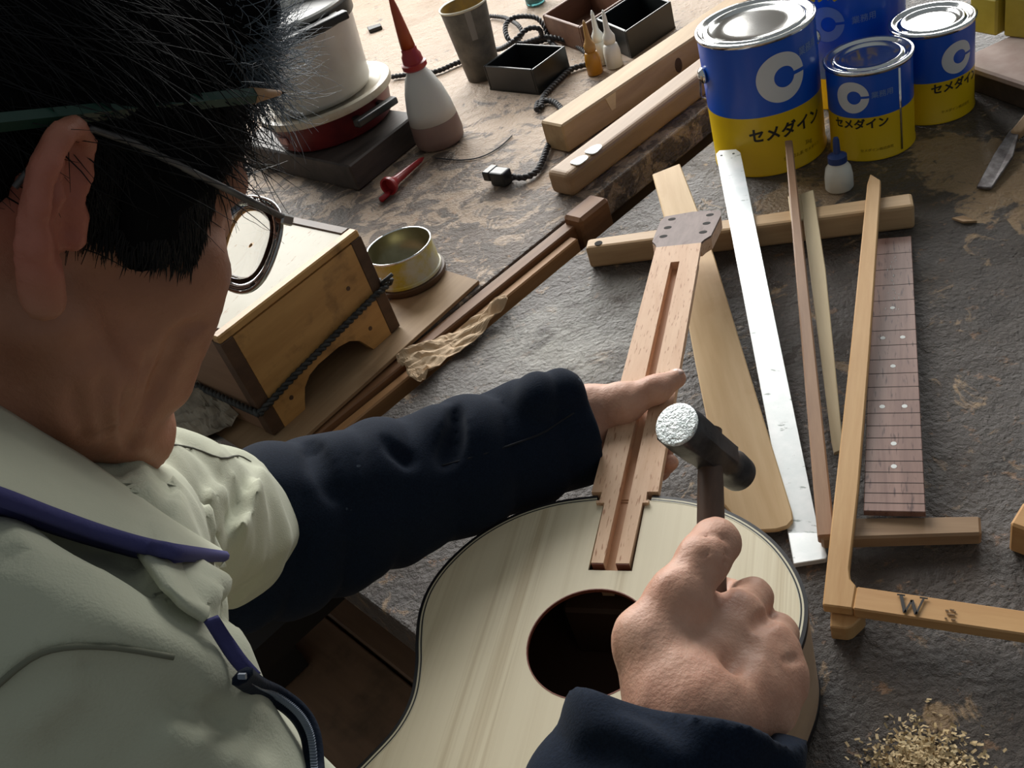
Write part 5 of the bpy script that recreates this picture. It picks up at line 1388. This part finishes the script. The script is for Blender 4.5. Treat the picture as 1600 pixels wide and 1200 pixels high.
# ---- jacket
M_jack = mat('khaki_cloth', (.44, .45, .34), .85, 0, .2, Sheen_Weight=.15); n = N(M_jack); vv = n.coords()
n.color(n.ramp(n.noise(vv, 9, 4, .6), [(.3, (.42, .435, .33)), (.7, (.49, .50, .385))]))
n.bump(n.math('ADD', n.noise(vv, 900, 2, .5), n.math('MULTIPLY', n.noise(vv, 60, 3, .5), 1.2)), .25, .0012)
M_navy = mat('navy_cotton', (.010, .017, .036), .9, 0, .10, Sheen_Weight=.03); n = N(M_navy); vv = n.coords()
fz = n.noise(vv, 700, 3, .6); n.color(n.mix(n.ramp(n.noise(vv, 70, 2, .5), [(.76, (0, 0, 0)), (.78, (1, 1, 1))]), n.ramp(fz, [(.3, (.004, .0075, .016)), (.7, (.008, .0145, .030))]), (.05, .065, .09)))
n.bump(fz, .4, .0008)
jk = Sdf()
jk.cap(RS, LS, .062, .058, .018); jk.cap(CHEST, BELLY, .092, .105, .03); jk.cap(BELLY, PELV, .112, .130, .04); jk.cap(NECK + (CHEST-NECK)*.35, CHEST, .07, .09, .03)
jk.cap(RS, RE, .064, .058, .03); jk.cap(LS, LS.lerp(LE, .55), .061, .060, .012); jk.cap(LS.lerp(LE, .55), LE, .060, .044, .012)
def jk_disp(p, d):
    w = np.abs(np.sin(math.pi*((p-A3(RS))@A3((LS-RS).normalized())/.075 + .8*wob(p, 16, 77) + .3)))
    return np.where(np.abs(d) < .03, .0026*wob(p, 50, 21) + .0010*wob(p, 120, 5) - .0045*(w-.6), 0)
jk.disp = jk_disp
press(jk, [([(-60, 790), (60, 832), (140, 870), (200, 912), (240, 948)], .012, .008, 's', .004), ([(398, 895), (352, 928), (318, 985)], .006, .006, 's')])
jf = Folds(jk, [([(403, 756), (384, 810), (340, 868)], .011, .040, (-1, 0)), ([(272, 752), (276, 790), (264, 845)], .007, .024, (-1, .2)),
                ([(192, 716), (208, 755), (226, 800)], .006, .018, (-1, .4)), ([(215, 716), (234, 760), (256, 812)], .006, .018, (-1, .4)), ([(335, 748), (330, 795), (342, 845)], .005, .030, (-1, 0)),
                ([(410, 880), (360, 915), (320, 965)], .008, .030, (0, 1)), ([(372, 735), (352, 760), (345, 800)], .004, .024, (-1, 0)),
                ([(-40, 812), (60, 848), (150, 905), (215, 940), (300, 1010), (372, 1072)], .015, .055, (.5, -1)), ([(205, 868), (262, 922), (330, 985)], .009, .026, (-.7, 1)),
                ([(-30, 905), (60, 912), (150, 950), (230, 1010)], .005, .040, (.3, -1)), ([(-30, 1098), (45, 1031), (100, 1012), (180, 1012), (276, 1028)], .0035, .022, (0, 1)),
                ([(215, 1118), (320, 1160), (440, 1215)], .009, .050, (.3, -1)), ([(250, 1060), (330, 1085), (410, 1135)], .005, .040, (-.3, 1)), ([(20, 1180), (80, 1110), (130, 1085)], .005, .04, (1, .3))])
jk.disp = lambda p, d: jk_disp(p, d) + np.where(np.abs(d) < .05, jf(p), 0)
lo, hi = bb([RS, LS, RE, LE, PELV, BELLY, CHEST, NECK], .15)
v, q = jk.mesh(lo, hi, .0046); np_obj('jacket', relax(v, q, 1, .3), q, M_jack, person)

# ---- navy arm covers
def cover(A, B_, prof, folds, seams, box_m, h, seed, nm, cuff_dir=None, start=None):
    S = Sdf(); n_ = len(prof)
    for i in range(n_-1):
        t0, r0 = prof[i]; t1, r1 = prof[i+1]; S.cap(A.lerp(B_, t0), A.lerp(B_, t1), r0, r1, .02)
    AX = A3((B_-A).normalized()); A_ = A3(A); fu, fv = frame_for(B_-A); fu, fv = A3(fu), A3(fv)
    def dsp(p, d):
        q = p-A_; s_ = q@AX; th = np.arctan2(q@fv, q@fu)
        ph = s_/.052 + .55*np.sin(th+seed) + .22*np.sin(2*th+1.3*seed) + .55*wob(p, 20, seed+3)
        w = np.abs(np.sin(math.pi*ph)); a = .0062*np.clip(.75+.6*wob(p, 26, seed+5), .15, 1.3)
        ph2 = s_/.027 - .9*np.sin(th+.5*seed) + .6*wob(p, 34, seed+9); w2 = np.abs(np.sin(math.pi*ph2))
        return np.where(np.abs(d) < .03, .0020*wob(p, 75, seed) - a*(w-.55) - .0018*(w2-.6)*np.clip(wob(p, 22, seed+12), 0, 1), 0)
    S.disp = dsp
    press(S, folds)
    ax = A3(cuff_dir if cuff_dir is not None else (B_-A).normalized()); Be = A3(A.lerp(B_, prof[-1][0]))
    S.fn_('i', lambda p: (p-Be)@ax, Be, 9.0, 0)
    if start is not None:
        As = A3(A.lerp(B_, start[0])); sx = A3(((A-B_).normalized() + start[1]).normalized()); S.fn_('i', lambda p: (p-As)@sx, As, 9.0, 0)
    rin = prof[-1][1]-.006
    S.cap(A.lerp(B_, prof[-1][0]-.06), A.lerp(B_, prof[-1][0]+.3), rin*.75, rin*1.0, .004, 's')
    lo, hi = bb([A, B_], box_m); v, q = S.mesh(lo, hi, h)
    o = np_obj(nm, relax(v, q, 1, .3), q, M_navy, person)
    for sm in seams:
        bm = nb(); tube(bm, [surf(S, *p_) for p_ in catmull2(sm)], .0009, 6); obj('seam', bm, M_seam, o, True)
    return S
M_seam = mat('seam_thread', (.006, .008, .014), .9)
lfolds = [([(488, 690), (505, 730), (522, 775)], .006, .010, 's'), ([(598, 682), (615, 705), (640, 722)], .005, .008, 's'),
          ([(712, 640), (708, 680), (692, 722)], .006, .010, 's'), ([(838, 624), (862, 612), (886, 612)], .010, .022, 'u')]
SL = cover(LE, LW, [(-.30, .070), (.08, .069), (.35, .061), (.62, .056), (.84, .054), (.985, .0535)], lfolds, [[(897, 645), (870, 662), (840, 680), (760, 708), (690, 728)]], .11, .0036, 31, 'arm_cover', (LW-LE).normalized() + CR*.10, start=(-.16, CU*.10))
rfolds = [([(960, 1085), (1030, 1110), (1075, 1160)], .006, .010, 's'), ([(920, 1165), (980, 1185), (1020, 1215)], .006, .010, 's')]
SR = cover(RE, RW, [(0, .062), (.4, .060), (.75, .058), (.995, .056)], rfolds, [], .10, .0036, 41, 'arm_cover', (RW-RE).normalized() + CR*-.28)

# ---- collar with violet lining edge
def sheet(name, A, B_, m_, nu=60, nv=14, bulge=.0, thick=.003):
    A, B_ = catmull(A, 12), catmull(B_, 12)
    rs = lambda C_, n_: [C_[int(round(i*(len(C_)-1)/(n_-1)))] for i in range(n_)]
    A, B_ = rs(A, nu), rs(B_, nu); v, f = [], []
    for i in range(nu):
        for j in range(nv):
            t = j/(nv-1); q = A[i].lerp(B_[i], t); v.append(q + (CO-q).normalized()*bulge*math.sin(math.pi*t)*min(1, 3*(1-i/(nu-1))))
    for i in range(nu-1):
        for j in range(nv-1): k = i*nv+j; f.append((k, k+1, k+nv+1, k+nv))
    o = obj(name, (v, f), m_, person, True); mm = o.modifiers.new('s', 'SOLIDIFY'); mm.thickness = thick; mm.offset = 0
    return o
def over(S, px, py, z, gap):
    """a point at depth z, but never sunk below the cloth S"""
    q = surf(S, px, py); zq = (q-CO).dot(CF); return Cz(px, py, min(z, zq-gap))
M_violet = mat('violet_lining', (.055, .055, .165), .85, 0, .2); n = N(M_violet); n.bump(n.noise(n.coords(), 500, 3, .6), .3, .001)
colT = [over(jk, *q, .008) for q in ((-120, 560, .37), (-50, 615, .375), (0, 640, .385), (65, 680, .40), (130, 718, .425), (200, 768, .455), (270, 818, .485), (342, 860, .51))]
colB = [over(jk, *q, .020) for q in ((-120, 740, .285), (-50, 762, .29), (0, 776, .30), (80, 806, .318), (160, 834, .345), (230, 854, .39), (290, 864, .445))] + [over(jk, 350, 869, .51, .014)]
sheet('collar', colT, colB, M_jack, bulge=.010)
bm = nb(); path = catmull(colB, 10); tube(bm, path, [.0030]*len(path), 8); obj('collar_edging', bm, M_violet, person, True)
colB2 = [q + (q-CO).normalized()*.004 for q in colB]; colL = [over(jk, *q, .004) for q in ((-120, 775, .298), (-50, 790, .303), (0, 800, .312), (80, 828, .332), (160, 852, .36), (230, 870, .40), (290, 878, .452))] + [over(jk, 346, 876, .516, .008)]
sheet('collar_lining', colB2, colL, M_violet, nv=5, thick=.003)
# flap of the front below the collar point
sheet('front_flap', [over(jk, *q, .007) for q in ((215, 862, .44), (270, 874, .46), (332, 874, .515))], [over(jk, *q, .007) for q in ((255, 915, .43), (285, 945, .435), (322, 968, .46))], M_jack, nu=20, nv=10, bulge=.004)
# zip along the open front edge
zl_ = [(378, 1056), (400, 1072), (430, 1086), (466, 1114), (486, 1152), (492, 1215)]
zc = catmull2(zl_); zd = [(surf(jk, a-16, b+6)-CO).dot(CF) for a, b in zc]; zi = np.arange(len(zd)); zf = np.polyval(np.polyfit(zi, zd, 2), zi)
zp = catmull([Cz(a, b, w-.004) for (a, b), w in zip(zc, zf)], 5)
bm = nb(); tube(bm, zp, [.0012]+[.0040]*(len(zp)-1), 8, flat=.55); zo = obj('zip_tape', bm, M_navy, person, True)
M_zm = mat('zip_metal', (.16, .19, .24), .4, .5); bm = nb()
for a in zp[::1]: boxw(bm, a + (CO-a).normalized()*.0036, CR*.0012, CU*.0007, CF*.0008)
tag(obj('zip_teeth', bm, M_zm, person), kind='stuff')
lz = (zp[0]-CO).dot(CF); fl_ = [over(jk, a, b, lz+.02, .003) for a, b in ((318, 972), (338, 1003), (360, 1035), (384, 1062))]
sheet('front_lining', fl_, [q + CR*.0042 + CU*.0012 + CF*.003 for q in fl_], M_violet, nu=16, nv=4, thick=.002)
# armhole seam
bm = nb(); tube(bm, [surf(jk, *p_) for p_ in catmull2([(-20, 1085), (45, 1031), (100, 1012), (180, 1012), (272, 1027)])], .0010, 6); obj('armhole_seam', bm, mat('seam_khaki', (.16, .165, .12), .9), person, True)
bm = nb(); tube(bm, [surf(jk, *p_) for p_ in catmull2([(262, 694), (300, 700), (345, 716), (372, 712), (392, 722)])], .0008, 6); obj('sleeve_seam', bm, mat('seam_dark', (.10, .10, .08), .9), person, True)

# ---- trousers, shoes (under the bench, out of view) and the stool
tr = Sdf()
for a, b, c in ((HR_, KR, AR), (HL_, KL, AL)): tr.cap(a, b, .085, .065, .03); tr.cap(b, c, .062, .05, .03)
tr.cap(HR_, HL_, .10, .10, .04)
lo, hi = bb([HR_, HL_, KR, KL, AR, AL], .11); v, q = tr.mesh(lo, hi, .009); np_obj('trousers', v, q, mat('trouser_cloth', (.05, .05, .055), .9), person)
for a in (AR, AL):
    S = Sdf(); S.cap(a + Vector((-.02, -.01, -.035)), a + Vector((.14, .07, -.045)), .036, .03, .02); S.cap(a, a + Vector((0, 0, -.03)), .045, .04, .02)
    S.fn_('i', lambda p: (FLOORZ+.001) - p[:, 2], A3(a), 9.0, 0)
    lo, hi = bb([a, a + Vector((.14, .07, -.045))], .06); v, q = S.mesh(lo, hi, .007); np_obj('shoe', v, q, M_dark, person)
st = thing('stool', 'low wooden stool under the seated person', 'stool', (-.49, .19, FLOORZ))
bm = nb(); boxw(bm, (-.49, .19, PELV.z-.153), D*.17, E*.17, (0, 0, .015), .004); obj('seat', bm, W_rail, st)
for sx, sy in ((-1, -1), (1, -1), (1, 1), (-1, 1)):
    c = Vector((-.49, .19, 0)) + D*.13*sx + E*.13*sy; hgt = (PELV.z-.169-FLOORZ)/2
    bm = nb(); boxw(bm, (c.x, c.y, FLOORZ+hgt+.0005), D*.02, E*.02, (0, 0, hgt)); obj('leg', bm, W_rail, st)

# ---- spectacles
M_lens = mat('lens_glass', (1, 1, 1), 0.0, 0, .5, Transmission_Weight=1.0, IOR=1.5); M_metal = mat('spectacle_metal', (.42, .41, .40), .25, 1.0); M_temple = spotty('temple_grey_plastic', (.06, .055, .055), (.11, .105, .105), 80, .4, .05)
gl = thing('spectacles', 'thick-lensed spectacles with grey temples worn by the person', 'spectacles', Hp(.1, 0, 0))
for s in (-1, 1):
    c = Hp(.101, s*.038, .004); axn = (HF*.985 + HL*s*.12 - HU*.12).normalized(); uu = (HL*s - axn*axn.dot(HL*s)).normalized(); wv = axn.cross(uu)
    bm = nb(); rg = []
    def lp(r, a, x): 
        e = 1/((abs(math.cos(a))**2.6 + abs(math.sin(a))**2.6)**(1/2.6)); return c + uu*(.0285*r*e*math.cos(a)) + wv*(.0235*r*e*math.sin(a)) + axn*x
    for (r, x) in ((.0, .0066), (.35, .0060), (.7, .0040), (1, .0016), (1, -.0022), (.7, -.0002), (.35, .0012), (0, .0018)):
        rg.append([bm.verts.new(lp(max(r, .002), 2*math.pi*k/40, x)) for k in range(40)])
    for a, b in zip(rg, rg[1:]):
        for k in range(40): bm.faces.new((a[k], a[(k+1) % 40], b[(k+1) % 40], b[k]))
    bm.faces.new(rg[0]); bm.faces.new(rg[-1]); ln_ = obj('lens', bm, M_lens, gl, True)
    bm = nb(); tube(bm, [lp(1.02, 2*math.pi*k/48, 0) for k in range(48)], .0012, 8, closed=True); obj('rim', bm, M_metal, gl, True)
    hinge = Hp(.0985, s*.0668, .022)
    bm = nb(); tube(bm, [hinge, Hp(.075, s*.0705, .026), Hp(.045, s*.0765, .031), Hp(.010, s*.0800, .037), Hp(-.008, s*.0815, .038), Hp(-.022, s*.080, .028), Hp(-.030, s*.0775, .010)], [.0020, .0022, .0022, .0022, .002, .002, .0018], 8, flat=.7); obj('temple', bm, M_temple, gl, True)
    bm = nb(); boxw(bm, Hp(.0992, s*.066, .0215), HF*.0035, HL*.003, HU*.0026, .0008); obj('hinge', bm, M_metal, gl)
bm = nb(); tube(bm, catmull([Hp(.103, -.011, .010), Hp(.108, 0, .013), Hp(.103, .011, .010)], 6), .0012, 8); obj('bridge', bm, M_metal, gl, True)

# ---- pencil behind the ear
pt, pe = Hp(.086, -.0635, .0785), Hp(-.030, -.082, .036); pd_ = (pt-pe).normalized(); u, v_ = frame_for(pd_)
M_pgreen = mat('pencil_green', (.006, .042, .027), .3); M_pwood = wood('pencil_wood', (.40, .22, .11), (.55, .33, .18), 0, 60); M_lead = mat('lead', (.02, .02, .022), .4)
pc_ = thing('pencil', 'dark green hexagonal pencil with sharpened tip tucked behind the ear', 'pencil', pe)
PLn = (pt-pe).length
bm = nb(); lathe(bm, [(.0038, -.04), (.0038, PLn-.021)], pe, 6, pd_); obj('barrel', bm, M_pgreen, pc_)
bm = nb(); lathe(bm, [(.0037, PLn-.0212), (.0011, PLn-.004)], pe, 18, pd_); obj('sharpened_cone', bm, M_pwood, pc_, True)
bm = nb(); lathe(bm, [(.0011, PLn-.0042), (.0002, PLn)], pe, 12, pd_); obj('lead_tip', bm, M_lead, pc_, True)
